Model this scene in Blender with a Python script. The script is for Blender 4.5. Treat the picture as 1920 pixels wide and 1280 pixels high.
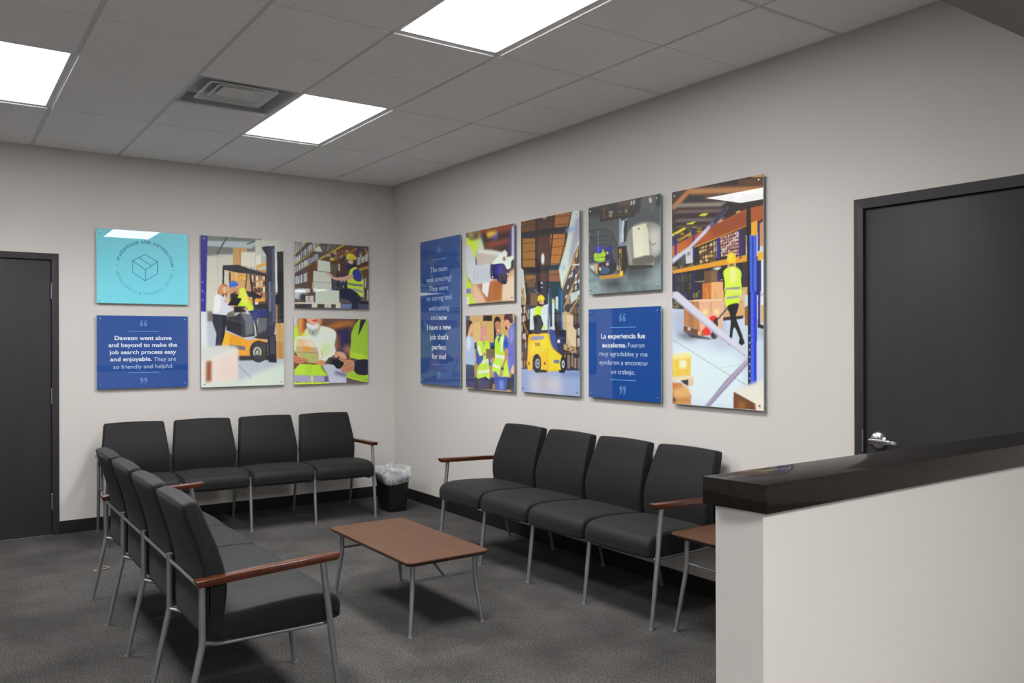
import bpy, bmesh, math, random
import numpy as np
from mathutils import Vector, Matrix
for o in list(bpy.data.objects): bpy.data.objects.remove(o, do_unlink=True)
scene = bpy.context.scene
COL = scene.collection
random.seed(4)

# ------------------------------------------------------------------ camera, world, exposure
cam_d = bpy.data.cameras.new('camera'); cam = bpy.data.objects.new('camera', cam_d); COL.objects.link(cam)
scene.camera = cam
F_PX, YAW, PITCH, ROLL = 1557.3, 0.60970, -0.00074, -0.00284
cam_d.sensor_fit = 'HORIZONTAL'; cam_d.sensor_width = 36.0; cam_d.lens = F_PX/1920*36.0
cam_d.clip_start = .02; cam_d.clip_end = 60
fw = Vector((math.sin(YAW)*math.cos(PITCH), math.cos(YAW)*math.cos(PITCH), math.sin(PITCH)))
rt = Vector((math.cos(YAW), -math.sin(YAW), 0)); up = rt.cross(fw)
r2 = rt*math.cos(ROLL)+up*math.sin(ROLL); u2 = -rt*math.sin(ROLL)+up*math.cos(ROLL)
M = Matrix((r2, u2, -fw)).transposed().to_4x4(); M.translation = Vector((-3.7046, -7.3181, 1.4928))
cam.matrix_world = M
world = bpy.data.worlds.new('world'); scene.world = world; world.use_nodes = True
world.node_tree.nodes['Background'].inputs[0].default_value = (.9, .95, 1, 1)
world.node_tree.nodes['Background'].inputs[1].default_value = 0.0
vs = scene.view_settings; vs.view_transform = 'Standard'; vs.look = 'None'; vs.gamma = 1; vs.use_curve_mapping = False
vs.exposure = 0.24
LAMP = 12.             # emission of the ceiling light panels
LAMP_DESK = 36.
LAMP_W = 20.           # watts of the lamp behind each panel
SPREAD = 140          # degrees, prismatic panel lens

# ------------------------------------------------------------------ helpers
def s2l(c):
    c = np.asarray(c, float)/255.
    return np.where(c <= .04045, c/12.92, ((c+.055)/1.055)**2.4)
def rgb(*c):
    v = s2l(c); return (float(v[0]), float(v[1]), float(v[2]), 1)
def mat(name, col, rough=.5, metal=0., spec=.5, coat=0., coat_rough=.03, emit=None):
    m = bpy.data.materials.new(name); m.use_nodes = True
    b = m.node_tree.nodes['Principled BSDF']
    b.inputs['Base Color'].default_value = col; b.inputs['Roughness'].default_value = rough
    b.inputs['Metallic'].default_value = metal; b.inputs['Specular IOR Level'].default_value = spec
    b.inputs['Coat Weight'].default_value = coat; b.inputs['Coat Roughness'].default_value = coat_rough
    if emit: b.inputs['Emission Color'].default_value = (emit[0], emit[1], emit[2], 1); b.inputs['Emission Strength'].default_value = emit[3]
    return m
def noise_col(m, c1, c2, scale, lo=.35, hi=.65, detail=4, stretch=(1, 1, 1), bump=0, bdist=.002, rough=.5):
    nt = m.node_tree; N = nt.nodes; L = nt.links; b = N['Principled BSDF']
    tc = N.new('ShaderNodeTexCoord'); mp = N.new('ShaderNodeMapping'); mp.inputs['Scale'].default_value = stretch
    nz = N.new('ShaderNodeTexNoise'); nz.inputs['Scale'].default_value = scale; nz.inputs['Detail'].default_value = detail
    nz.inputs['Roughness'].default_value = rough
    rp = N.new('ShaderNodeValToRGB'); rp.color_ramp.elements[0].position = lo; rp.color_ramp.elements[1].position = hi
    rp.color_ramp.elements[0].color = c1; rp.color_ramp.elements[1].color = c2
    L.new(tc.outputs['Object'], mp.inputs[0]); L.new(mp.outputs[0], nz.inputs['Vector'])
    L.new(nz.outputs['Fac'], rp.inputs[0]); L.new(rp.outputs[0], b.inputs['Base Color'])
    if bump:
        bp = N.new('ShaderNodeBump'); bp.inputs['Strength'].default_value = bump; bp.inputs['Distance'].default_value = bdist
        L.new(nz.outputs['Fac'], bp.inputs['Height']); L.new(bp.outputs[0], b.inputs['Normal'])
    return nz, rp, mp
def tag(o, label=None, cat=None, group=None, kind=None):
    if label: o['label'] = label
    if cat: o['category'] = cat
    if group: o['group'] = group
    if kind: o['kind'] = kind
    return o
def link(name, me, m, parent=None, smooth=False):
    o = bpy.data.objects.new(name, me); COL.objects.link(o)
    if m and not me.materials: me.materials.append(m)
    if parent: o.parent = parent
    if smooth:
        for p in me.polygons: p.use_smooth = True
    return o
def empty(name, loc, rz=0):
    o = bpy.data.objects.new(name, None); COL.objects.link(o); o.location = loc; o.rotation_euler = (0, 0, rz)
    o.empty_display_size = .1
    return o
def ob(name, bm, m, parent=None, smooth=False, auto=None):
    bmesh.ops.recalc_face_normals(bm, faces=bm.faces)
    me = bpy.data.meshes.new(name); bm.to_mesh(me); bm.free()
    o = link(name, me, m, parent, smooth)
    if auto is not None:
        for p in me.polygons: p.use_smooth = True
        try: me.set_sharp_from_angle(angle=math.radians(auto))
        except Exception: pass
    return o
def add_box(bm, x0, x1, y0, y1, z0, z1, bev=0, seg=2, mi=0):
    vs_ = [bm.verts.new((x, y, z)) for x in (x0, x1) for y in (y0, y1) for z in (z0, z1)]
    q = [(0, 1, 3, 2), (4, 6, 7, 5), (0, 4, 5, 1), (2, 3, 7, 6), (0, 2, 6, 4), (1, 5, 7, 3)]
    fs = [bm.faces.new([vs_[i] for i in f]) for f in q]
    for f in fs: f.material_index = mi
    if bev:
        es = list({e for f in fs for e in f.edges})
        bmesh.ops.bevel(bm, geom=es, offset=bev, segments=seg, profile=.5, affect='EDGES')
def boxo(name, b, m, parent=None, bev=0, auto=40):
    bm = bmesh.new(); add_box(bm, *b, bev=bev); return ob(name, bm, m, parent, auto=auto if bev else None)
def add_tube(bm, pts, rad, n=14, caps=True):
    pts = [Vector(p) for p in pts]
    rs = rad if isinstance(rad, (list, tuple)) else [rad]*len(pts)
    rings = []
    t0 = (pts[1]-pts[0]).normalized()
    ref = Vector((0, 0, 1)) if abs(t0.z) < .9 else Vector((1, 0, 0))
    a = t0.cross(ref).normalized()
    for i, p in enumerate(pts):
        if i == 0: t = (pts[1]-pts[0]).normalized()
        elif i == len(pts)-1: t = (pts[-1]-pts[-2]).normalized()
        else: t = ((pts[i]-pts[i-1]).normalized()+(pts[i+1]-pts[i]).normalized()).normalized()
        a = (a-t*a.dot(t)).normalized(); b = t.cross(a)
        rings.append([bm.verts.new(p+(a*math.cos(k*2*math.pi/n)+b*math.sin(k*2*math.pi/n))*rs[i]) for k in range(n)])
    for i in range(len(rings)-1):
        for k in range(n):
            bm.faces.new((rings[i][k], rings[i][(k+1) % n], rings[i+1][(k+1) % n], rings[i+1][k]))
    if caps:
        bm.faces.new(rings[0][::-1]); bm.faces.new(rings[-1])
def bend(pts, r=.03, n=4):
    """round the corners of a path"""
    out = [Vector(pts[0])]
    for i in range(1, len(pts)-1):
        p = Vector(pts[i]); a = (Vector(pts[i-1])-p); b = (Vector(pts[i+1])-p)
        d = min(r, a.length*.45, b.length*.45); A = p+a.normalized()*d; B = p+b.normalized()*d
        for k in range(n+1):
            t = k/n; out.append(A*(1-t)**2+p*2*t*(1-t)+B*t*t)
    out.append(Vector(pts[-1])); return out
def spline(pts, n=6, closed=True):
    """catmull-rom through 2-D points"""
    P = [Vector(p) for p in pts]; m = len(P); out = []
    for i in range(m):
        p0, p1, p2, p3 = P[i-1], P[i], P[(i+1) % m], P[(i+2) % m]
        for k in range(n):
            t = k/n
            out.append(.5*((2*p1)+(p2-p0)*t+(2*p0-5*p1+4*p2-p3)*t*t+(3*p1-p0-3*p2+p3)*t**3))
    return out

# ------------------------------------------------------------------ materials
M_wall = mat('wall_paint', rgb(206, 199, 192), .55, spec=.3)
noise_col(M_wall, rgb(207, 203, 199), rgb(210, 206, 202), 1.2, bump=.0)
M_ceil = mat('ceiling_tile', rgb(205, 203, 203), .9, spec=.1)
nz, rp, mp = noise_col(M_ceil, rgb(200, 198, 197), rgb(246, 245, 246), 260, .30, .42, 2)
M_tee = mat('ceiling_tee_metal', rgb(216, 216, 218), .5, spec=.3)
M_carpet = mat('carpet', rgb(75, 73, 72), .95, spec=.05)
def carpet_nodes():
    nt = M_carpet.node_tree; N = nt.nodes; L = nt.links; b = N['Principled BSDF']
    tc = N.new('ShaderNodeTexCoord')
    n1 = N.new('ShaderNodeTexNoise'); n1.inputs['Scale'].default_value = 190; n1.inputs['Detail'].default_value = 3; n1.inputs['Roughness'].default_value = .7
    n2 = N.new('ShaderNodeTexNoise'); n2.inputs['Scale'].default_value = 2.8; n2.inputs['Detail'].default_value = 3
    n3 = N.new('ShaderNodeTexNoise'); n3.inputs['Scale'].default_value = 60; n3.inputs['Detail'].default_value = 2
    ck = N.new('ShaderNodeTexBrick'); ck.inputs['Scale'].default_value = 1; ck.offset = 0.5
    ck.inputs['Brick Width'].default_value = .61; ck.inputs['Row Height'].default_value = .61; ck.inputs['Mortar Size'].default_value = .0015
    ck.inputs['Color1'].default_value = (.93, .93, .93, 1); ck.inputs['Color2'].default_value = (1.07, 1.07, 1.07, 1); ck.inputs['Mortar'].default_value = (.8, .8, .8, 1)
    r = N.new('ShaderNodeValToRGB'); e = r.color_ramp.elements; e[0].position = .38; e[1].position = .63
    e[0].color = rgb(30, 30, 30); e[1].color = rgb(102, 100, 98)
    for n in (n1, n2, n3, ck): L.new(tc.outputs['Object'], n.inputs['Vector'])
    L.new(n1.outputs['Fac'], r.inputs[0])
    def mul(a, bb, f=1):
        x = N.new('ShaderNodeMix'); x.data_type = 'RGBA'; x.blend_type = 'MULTIPLY'; x.inputs[0].default_value = f
        L.new(a, x.inputs[6]); L.new(bb, x.inputs[7]); return x.outputs[2]
    def ramp(src, a, c):
        q = N.new('ShaderNodeMapRange'); q.inputs['From Min'].default_value = .3; q.inputs['From Max'].default_value = .7
        q.inputs['To Min'].default_value = a; q.inputs['To Max'].default_value = c; L.new(src, q.inputs[0])
        w = N.new('ShaderNodeCombineColor'); [L.new(q.outputs[0], w.inputs[i]) for i in range(3)]; return w.outputs[0]
    c = mul(r.outputs[0], ramp(n2.outputs['Fac'], .70, 1.16)); c = mul(c, ramp(n3.outputs['Fac'], .85, 1.15)); c = mul(c, ck.outputs['Color'])
    L.new(c, b.inputs['Base Color'])
    bp = N.new('ShaderNodeBump'); bp.inputs['Strength'].default_value = .25; bp.inputs['Distance'].default_value = .003
    L.new(n1.outputs['Fac'], bp.inputs['Height']); L.new(bp.outputs[0], b.inputs['Normal'])
carpet_nodes()
M_door = mat('door_paint', rgb(70, 69, 70), .5, spec=.25)
noise_col(M_door, rgb(50, 49, 50), rgb(54, 53, 54), 8, stretch=(1, 1, .2))
M_base = mat('baseboard_rubber', rgb(26, 25, 25), .45, spec=.4)
M_fabric = mat('black_fabric', rgb(52, 54, 56), .6, spec=.2)
M_fabric.node_tree.nodes['Principled BSDF'].inputs['Sheen Weight'].default_value = .05
M_fabric.node_tree.nodes['Principled BSDF'].inputs['Sheen Roughness'].default_value = .5
noise_col(M_fabric, rgb(20, 20, 21), rgb(30, 31, 32), 420, .3, .7, 2, bump=.35, bdist=.001)
M_metal = mat('silver_paint_metal', rgb(150, 152, 157), .40, metal=.74, spec=.5)
M_glide = mat('grey_plastic_glide', rgb(128, 126, 120), .5)
M_arm = mat('cherry_wood', rgb(110, 52, 30), .25, spec=.4, coat=.35, coat_rough=.12)
noise_col(M_arm, rgb(60, 26, 12), rgb(92, 46, 24), 14, .3, .7, 5, stretch=(1, 9, 9))
M_table = mat('walnut_laminate', rgb(130, 92, 68), .5, spec=.22)
noise_col(M_table, rgb(74, 48, 35), rgb(92, 66, 48), 7, .25, .75, 8, stretch=(7, 1, 1), rough=.7)
M_tedge = mat('dark_table_edge', rgb(44, 28, 24), .35)
M_counter = mat('espresso_wood', rgb(46, 38, 33), .5, spec=.15, coat=.38, coat_rough=.04)
noise_col(M_counter, rgb(12, 10, 9), rgb(30, 25, 21), 9, .3, .75, 7, stretch=(1, 6, 6), rough=.65)
M_chrome = mat('brushed_chrome', rgb(205, 208, 212), .22, metal=1.)
M_steel = mat('satin_steel', rgb(160, 162, 165), .35, metal=.9)
M_dark = mat('dark_gap', rgb(12, 12, 12), .9, spec=.1)
M_basket = mat('black_plastic', rgb(26, 26, 27), .4, spec=.4)
M_bag = mat('clear_bag', rgb(225, 228, 232), .25, spec=.6)
def bag_nodes():
    nt = M_bag.node_tree; N = nt.nodes; L = nt.links; b = N['Principled BSDF']; b.inputs['Alpha'].default_value = .5
    nz = N.new('ShaderNodeTexNoise'); nz.inputs['Scale'].default_value = 7; nz.inputs['Detail'].default_value = 2; nz.inputs['Distortion'].default_value = .6
    q = N.new('ShaderNodeMapRange'); q.inputs['From Min'].default_value = .35; q.inputs['From Max'].default_value = .65
    q.inputs['To Min'].default_value = .22; q.inputs['To Max'].default_value = .6
    L.new(nz.outputs['Fac'], q.inputs[0]); L.new(q.outputs[0], b.inputs['Alpha'])
bag_nodes()
M_lightframe = mat('light_frame', rgb(225, 225, 225), .4)
M_diff = mat('light_diffuser', (1, 1, 1, 1), .6, emit=(1, .99, .985, LAMP))
M_diff2 = mat('desk_light_diffuser', (1, 1, 1, 1), .6, emit=(1, .99, .985, LAMP_DESK))
M_vent = mat('vent_white_metal', rgb(205, 208, 210), .3, spec=.5)
M_vframe = mat('vent_frame_metal', rgb(150, 153, 156), .35, spec=.5)
M_duct = mat('duct_dark', rgb(70, 72, 75), .6)
M_acryl = mat('acrylic_edge', rgb(150, 180, 185), .15, spec=.6, coat=.3)
M_white = mat('lettering_white', rgb(232, 242, 248), .5, coat=.8, coat_rough=.01)
M_thin = mat('lettering_pale_blue', rgb(190, 212, 235), .5, coat=.8, coat_rough=.01)
M_rule = mat('rule_light_blue', rgb(120, 190, 235), .5, coat=.8, coat_rough=.01)
M_quote = mat('quote_mark_blue', rgb(88, 132, 190), .5, coat=.8, coat_rough=.01)
M_navy = mat('lettering_navy', rgb(14, 96, 170), .5, coat=.8, coat_rough=.01)
M_teal = mat('lettering_teal', rgb(70, 160, 195), .5, coat=.8, coat_rough=.01)
M_cord = mat('tan_strap', rgb(126, 114, 98), .7)
def panel_mat(name, c1, c2):   # high-gloss acrylic
    m = mat(name, c1, .4, coat=1., coat_rough=.008); m.node_tree.nodes['Principled BSDF'].inputs['Coat IOR'].default_value = 1.6; noise_col(m, c1, c2, .8); return m
M_blue = panel_mat('blue_print', rgb(0, 68, 148), rgb(4, 76, 156))
M_cyan = panel_mat('aqua_print', rgb(118, 222, 240), rgb(126, 228, 246))
M_print = mat('photo_print', (1, 1, 1, 1), .4, coat=1., coat_rough=.008)
M_print.node_tree.nodes['Principled BSDF'].inputs['Coat IOR'].default_value = 1.6
_n = M_print.node_tree.nodes.new('ShaderNodeVertexColor'); _n.layer_name = 'print'
M_print.node_tree.links.new(_n.outputs['Color'], M_print.node_tree.nodes['Principled BSDF'].inputs['Base Color'])

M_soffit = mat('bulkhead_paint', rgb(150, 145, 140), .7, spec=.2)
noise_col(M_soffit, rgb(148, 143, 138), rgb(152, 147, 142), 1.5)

# ------------------------------------------------------------------ room shell
H = 3.008; HL = 2.52; YS = -6.0       # ceiling, lower ceiling over the desk, where it starts
XL, YB = -6.2, -10.6
G = .6096; XI, YJ = -1.249, -1.232     # ceiling grid lines
def struct(name, b, m, bev=0): return tag(boxo(name, b, m, bev=bev), kind='structure')
struct('floor', (XL-.1, .1, YB-.1, .1, -.1, 0), M_carpet)
# back wall with opening for door 1
D1R, D1L, DT = -2.895, -3.90, 2.179
bm = bmesh.new()
add_box(bm, D1R-.004, 0, 0, .12, 0, H+.1); add_box(bm, XL, D1L+.004, 0, .12, 0, H+.1); add_box(bm, D1L+.004, D1R-.004, 0, .12, DT-.004, H+.1)
tag(ob('wall_back', bm, M_wall), kind='structure')
# right wall with opening for door 2
D2F, D2N = -4.949, -5.868
bm = bmesh.new()
add_box(bm, 0, .12, D2F-.004, .12, 0, H+.1); add_box(bm, 0, .12, YB, D2N+.004, 0, H+.1); add_box(bm, 0, .12, D2N+.004, D2F-.004, DT-.008, H+.1)
tag(ob('wall_right', bm, M_wall), kind='structure')
struct('wall_left', (XL-.12, XL, YB, .12, 0, H+.1), M_wall)
struct('wall_rear', (XL, .12, YB-.12, YB, 0, H+.1), M_wall)
struct('trim_2', (XL, 0, YB, YS, HL, H+.02), M_soffit)     # dropped bulkhead over the desk
# half wall of the reception desk
CZ, CT = 1.15, .070
struct('wall_reception', (-2.075, 0, -6.032, -5.885, 0, CZ-CT), M_wall)
# ceiling: tegular 2x4 tiles
xs = [XI+i*G for i in range(-8, 3)]; ys = [YJ-j*G*2 for j in range(-1, 5)]
LIGHTS = [(-1, 4), (-1, 0), (-4, 0), (-4, 4)]
VENT = (-2, 1)
def panel_at(i, j):
    for (a, b) in LIGHTS:
        if a == i and b == j: return True
    return False
bm = bmesh.new()
def tile(x0, x1, y0, y1, score=True):
    g = .0125; d = .011
    x0 = max(x0, XL); x1 = min(x1, -.012); y1 = min(y1, -.012); y0 = max(y0, YS-.3)
    if x1-x0 < .06 or y1-y0 < .06: return
    parts = [(y0+g, y1-g)]
    if score and y1-y0 > .9:
        mid = (y0+y1)/2; parts = [(y0+g, mid-.0035), (mid+.0035, y1-g)]
    for (a, b) in parts: add_box(bm, x0+g, x1-g, a, b, H-d, H+.02)
    add_box(bm, x0, x1, y0, y1, H-.0005, H+.03)
for i in range(-9, 3):
    x0 = XI+i*G; x1 = x0+G
    for j in range(-2, 8, 2):
        y1 = YJ-j*G; y0 = y1-2*G
        if panel_at(i, j): continue
        if (i, j) == (-2, 0):
            tile(x0, x1, YJ-G, y1, False); continue
        tile(x0, x1, y0, y1)
tag(ob('ceiling', bm, M_ceil), kind='structure')
bm = bmesh.new()
for i in range(-8, 3):
    x = XI+i*G
    if XL < x < -.02: add_box(bm, x-.012, x+.012, YS, 0, H-.0045, H+.01)
for j in range(-2, 9, 2):
    y = YJ-j*G
    if YS < y < -.02: add_box(bm, XL, 0, y-.012, y+.012, H-.004, H+.009)
add_box(bm, XI-2*G, XI-G, YJ-G-.0105, YJ-G+.0105, H-.004, H+.009)
add_box(bm, -.022, 0, YS, 0, H-.005, H+.01); add_box(bm, XL, 0, -.022, 0, H-.0055, H+.01); add_box(bm, XL, XL+.022, YS, 0, H-.005, H+.01)
tag(ob('trim_1', bm, M_tee), kind='structure')
struct('trim_4', (XL-.1, .12, YS-.05, .12, H+.05, H+.12), M_ceil)       # slab above the tiles
# baseboards
BH = .10
def basebrd(name, pts):
    (x0, y0), (x1, y1) = pts
    bm = bmesh.new(); add_box(bm, min(x0, x1), max(x0, x1), min(y0, y1), max(y0, y1), 0, BH, bev=.002)
    return tag(ob(name, bm, M_base), kind='structure')
basebrd('baseboard_back', ((D1R+.001, -.008), (-.008, 0)))
basebrd('baseboard_back_left', ((XL, -.008), (D1L-.001, 0)))
basebrd('baseboard_right', ((-.008, D2F+.001), (0, 0)))
basebrd('baseboard_reception', ((-2.075, -5.885), (-.013, -5.877)))
basebrd('baseboard_reception_front', ((-2.075, -6.040), (0, -6.032)))
basebrd('baseboard_left', ((XL, YB), (XL+.008, -.008)))

# ------------------------------------------------------------------ doors
def frame_bm(w, t, fw_, axis):
    """door frame of outer width w (local x from 0 to w), top t, face width fw_, protruding 12 mm toward local -y"""
    bm = bmesh.new()
    add_box(bm, 0, fw_, -.012, .11, 0, t, bev=.0015); add_box(bm, w-fw_, w, -.012, .11, 0, t, bev=.0015)
    # mitred head: a trapezoid prism
    for (a, b) in ((0, 0),):
        P = [(0, t), (w, t), (w-fw_, t-fw_), (fw_, t-fw_)]
        f = [bm.verts.new((x, -.0135, z)) for x, z in P]; k = [bm.verts.new((x, .11, z)) for x, z in P]
        bm.faces.new(f[::-1]); bm.faces.new(k)
        for i in range(4): bm.faces.new((f[i], f[(i+1) % 4], k[(i+1) % 4], k[i]))
    # stop behind the slab
    add_box(bm, fw_, fw_+.016, .052, .1, 0, t-fw_); add_box(bm, w-fw_-.016, w-fw_, .052, .1, 0, t-fw_); add_box(bm, fw_, w-fw_, .052, .1, t-fw_-.016, t-fw_)
    return bm
def make_door(name, loc, rz, w, t, hinge_right, handle=True, fwid=.048, flip_lever=1):
    root = empty(name, loc, rz); root['kind'] = 'structure'
    ob('door_frame', frame_bm(w, t, fwid, 0), M_door, root, auto=30)
    g = .0035
    boxo('door_slab', (fwid+g, w-fwid-g, .004, .048, .010, t-fwid-g), M_door, root, bev=.001)
    boxo('threshold', (fwid, w-fwid, -.006, .11, 0, .006), M_steel, root)
    boxo('door_backing', (fwid*.5, w-fwid*.5, .1095, .116, 0, t-.01), M_dark, root)
    hx = w-fwid-g/2 if hinge_right else fwid+g/2
    for hz in (.20, 1.015, 1.83):
        bm = bmesh.new(); add_tube(bm, [(hx, -.006, hz), (hx, -.006, hz+.115)], .0065, 12)
        for q in (.022, .045, .068, .091): add_tube(bm, [(hx, -.006, hz+q), (hx, -.006, hz+q+.002)], .0072, 12)
        add_tube(bm, [(hx, -.006, hz-.004), (hx, -.006, hz)], [.004, .0065], 12); add_tube(bm, [(hx, -.006, hz+.115), (hx, -.006, hz+.12)], [.0065, .004], 12)
        if abs(loc[0]) > 1 or True: ob('hinge', bm, M_steel, root, auto=40)
    if handle:
        lx = (fwid+.07) if hinge_right else (w-fwid-.07); s = 1 if hinge_right else -1; z = 1.005
        hr = empty('handle', (lx, .004, z)); hr.parent = root
        bm = bmesh.new()
        prof = [(0.002, .043), (.0, .043), (-.006, .042), (-.012, .036), (-.017, .026), (-.019, .017), (-.045, .0135), (-.05, .012)]
        n = 36; rings = [[bm.verts.new((r*math.cos(k*2*math.pi/n), y, r*math.sin(k*2*math.pi/n))) for k in range(n)] for y, r in prof]
        for a, b in zip(rings, rings[1:]):
            for k in range(n): bm.faces.new((a[k], a[(k+1) % n], b[(k+1) % n], b[k]))
        bm.faces.new(rings[0]); bm.faces.new(rings[-1][::-1])
        ob('rose', bm, M_chrome, hr, auto=35)
        bm = bmesh.new()
        path = [(-.014*s, -.055), (.02*s, -.056), (.075*s, -.057), (.095*s, -.055), (.108*s, -.046), (.113*s, -.030)]
        hh = [.012, .0125, .0105, .010, .0095, .009]; th = .005
        secs = []
        for i, (x, y) in enumerate(path):
            a = path[max(i-1, 0)]; b = path[min(i+1, len(path)-1)]
            t_ = Vector((b[0]-a[0], b[1]-a[1])).normalized(); nn = Vector((-t_.y, t_.x))*th
            q = []
            for k in range(16):
                an = k*math.pi/8; c, sn = math.cos(an), math.sin(an)
                c = math.copysign(abs(c)**.5, c); sn = math.copysign(abs(sn)**.5, sn)
                q.append(bm.verts.new((x+nn.x*c, y+nn.y*c, hh[i]*sn)))
            secs.append(q)
        for a, b in zip(secs, secs[1:]):
            for k in range(16): bm.faces.new((a[k], a[(k+1) % 16], b[(k+1) % 16], b[k]))
        bm.faces.new(secs[0]); bm.faces.new(secs[-1][::-1])
        ob('lever', bm, M_chrome, hr, auto=50)
    return root
d1 = make_door('door_1', (D1L, 0, 0), 0, D1R-D1L, DT, True, handle=True)
d2 = make_door('door_2', (0, D2F, 0), -math.pi/2, D2F-D2N, DT-.004, True, handle=False)
# the lever of door 2 sits on the far jamb side, the strike plate is on the frame
def lever_for(root, lx, s, z):
    src = [c for c in d1.children if c.name.startswith('handle')][0]
    c = src.copy(); COL.objects.link(c); c.parent = root; c.location = (lx, .004, z)
    for g in src.children:
        k = g.copy(); COL.objects.link(k); k.parent = c
lever_for(d2, .048+.068, 1, 1.012)
bm = bmesh.new(); add_box(bm, .0415, .0475, -.014, -.012, .955, 1.06, bev=.0006); ob('strike_plate', bm, M_steel, d2)

# ------------------------------------------------------------------ reception countertop
bm = bmesh.new(); add_box(bm, -2.086, -.001, -6.053, -5.872, CZ-CT, CZ)
for v in bm.verts:
    if v.co.x < -1 and v.co.y > -6: v.co.x -= .023      # the end is cut slightly out of square
bmesh.ops.bevel(bm, geom=list(bm.edges), offset=.003, segments=2, profile=.5, affect='EDGES')
tag(ob('countertop', bm, M_counter, auto=40), 'thick espresso-stained wooden ledge capping the white reception half wall', 'countertop')

# ------------------------------------------------------------------ ceiling lights and vent
def make_light(x0, y0, x1, y1, z, label, md=None):
    root = empty('ceiling_light', ((x0+x1)/2, (y0+y1)/2, z)); tag(root, label, 'ceiling light', 'flat panel lights in the ceiling')
    hx, hy = (x1-x0)/2-.012, (y1-y0)/2-.012; w = .016
    bm = bmesh.new()
    for b in ((-hx, hx, -hy, -hy+w), (-hx, hx, hy-w, hy), (-hx, -hx+w, -hy+w, hy-w), (hx-w, hx, -hy+w, hy-w)):
        add_box(bm, *b, -.0036, .03, bev=.001)
    ob('light_frame', bm, M_lightframe, root, auto=40)
    bm = bmesh.new(); r = .012; X, Y = hx-w, hy-w; V = []
    for cx, cy, a0 in ((X-r, Y-r, 0), (-X+r, Y-r, 90), (-X+r, -Y+r, 180), (X-r, -Y+r, 270)):
        for k in range(5): a = math.radians(a0+k*22.5); V.append((cx+r*math.cos(a), cy+r*math.sin(a)))
    lo = [bm.verts.new((x, y, -.003)) for x, y in V]; hi = [bm.verts.new((x, y, .012)) for x, y in V]
    bm.faces.new(lo[::-1]); bm.faces.new(hi); n = len(V)
    for i in range(n): bm.faces.new((lo[i], lo[(i+1) % n], hi[(i+1) % n], hi[i]))
    ob('diffuser', bm, md or M_diff, root)
    bm = bmesh.new(); add_box(bm, -hx+.002, hx-.002, -hy+.002, hy-.002, .0125, .028); ob('light_housing', bm, M_lightframe, root)
    ld = bpy.data.lights.new('panel_lamp', 'AREA'); ld.shape = 'RECTANGLE'; ld.size = 2*X; ld.size_y = 2*Y; ld.energy = LAMP_W; ld.spread = math.radians(SPREAD); ld.color = (1, .99, .985)
    lo_ = bpy.data.objects.new('panel_lamp', ld); COL.objects.link(lo_); lo_.parent = root; lo_.location = (0, 0, -.0065)
    return root
LL = {(-1, 4): 'white flat ceiling light panel cut off by the top edge of the photo',
      (-1, 0): 'white flat ceiling light panel beside the square air vent',
      (-4, 0): 'white flat ceiling light panel at the left edge of the photo',
      (-4, 4): 'white flat ceiling light panel overhead, above the chairs seen from behind'}
for (i, j) in LIGHTS:
    make_light(XI+i*G, YJ-(j+2)*G, XI+(i+1)*G, YJ-j*G, H, LL[(i, j)])
for k, (x, y) in enumerate(((-4.9, -8.4), (-2.4, -8.4))):
    make_light(x-.3048, y-.6096, x+.3048, y+.6096, HL-.026, 'white flat light panel in the low ceiling behind the reception half wall, '+('left one' if k == 0 else 'right one'), M_diff2)
# vent: recessed concentric cones
vx0, vx1, vy0, vy1 = XI-2*G, XI-G, YJ-2*G, YJ-G
vr = empty('ceiling_vent', ((vx0+vx1)/2, (vy0+vy1)/2, H)); tag(vr, 'square air vent with stepped cones in the ceiling beside a light', 'vent')
def ring_sq(bm, prof, th=.0025):
    """square funnel: prof = list of (half size, z)"""
    rings = []
    for h, z in prof:
        q = []; r = min(.03, h*.2)
        for cx, cy, a0 in ((h-r, h-r, 0), (-h+r, h-r, 90), (-h+r, -h+r, 180), (h-r, -h+r, 270)):
            for k in range(4): a = math.radians(a0+k*30); q.append(bm.verts.new((cx+r*math.cos(a), cy+r*math.sin(a), z)))
        rings.append(q)
    n = len(rings[0])
    for a, b in zip(rings, rings[1:]):
        for k in range(n): bm.faces.new((a[k], a[(k+1) % n], b[(k+1) % n], b[k]))
    return rings
def vent_part(name, prof, m, cap=False):
    bm = bmesh.new(); r = ring_sq(bm, prof)
    if cap: bm.faces.new(r[0]); bm.faces.new(r[-1][::-1])
    else:
        n = len(r[0])
        for k in range(n): bm.faces.new((r[-1][k], r[-1][(k+1) % n], r[0][(k+1) % n], r[0][k]))
    return ob(name, bm, m, vr, auto=50)
hv = G/2-.012
vent_part('vent_frame', [(hv, -.004), (hv-.018, -.005), (hv-.05, .05), (hv-.10, .085), (hv-.10, .088), (hv-.05, .053), (hv, .02)], M_vframe)
vent_part('vent_cone', [(hv-.085, .004), (hv-.10, .002), (hv-.155, .055), (hv-.153, .057), (hv-.10, .006), (hv-.087, .008)], M_vent)
vent_part('vent_cone', [(hv-.150, .012), (hv-.160, .010), (.075, .06), (.077, .062), (hv-.160, .014), (hv-.152, .016)], M_vent)
bm = bmesh.new(); r = ring_sq(bm, [(.10, .016), (.09, .014), (.03, .028), (.001, .03)]); ob('vent_core', bm, M_vent, vr, auto=50)
bm = bmesh.new(); n = 28
for (z0, z1, rr) in ((.088, .14, .12),):
    a = [bm.verts.new((rr*math.cos(k*2*math.pi/n), rr*math.sin(k*2*math.pi/n), z0)) for k in range(n)]
    b = [bm.verts.new((rr*math.cos(k*2*math.pi/n), rr*math.sin(k*2*math.pi/n), z1)) for k in range(n)]
    for k in range(n): bm.faces.new((a[k], a[(k+1) % n], b[(k+1) % n], b[k]))
    bm.faces.new(b)
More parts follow.
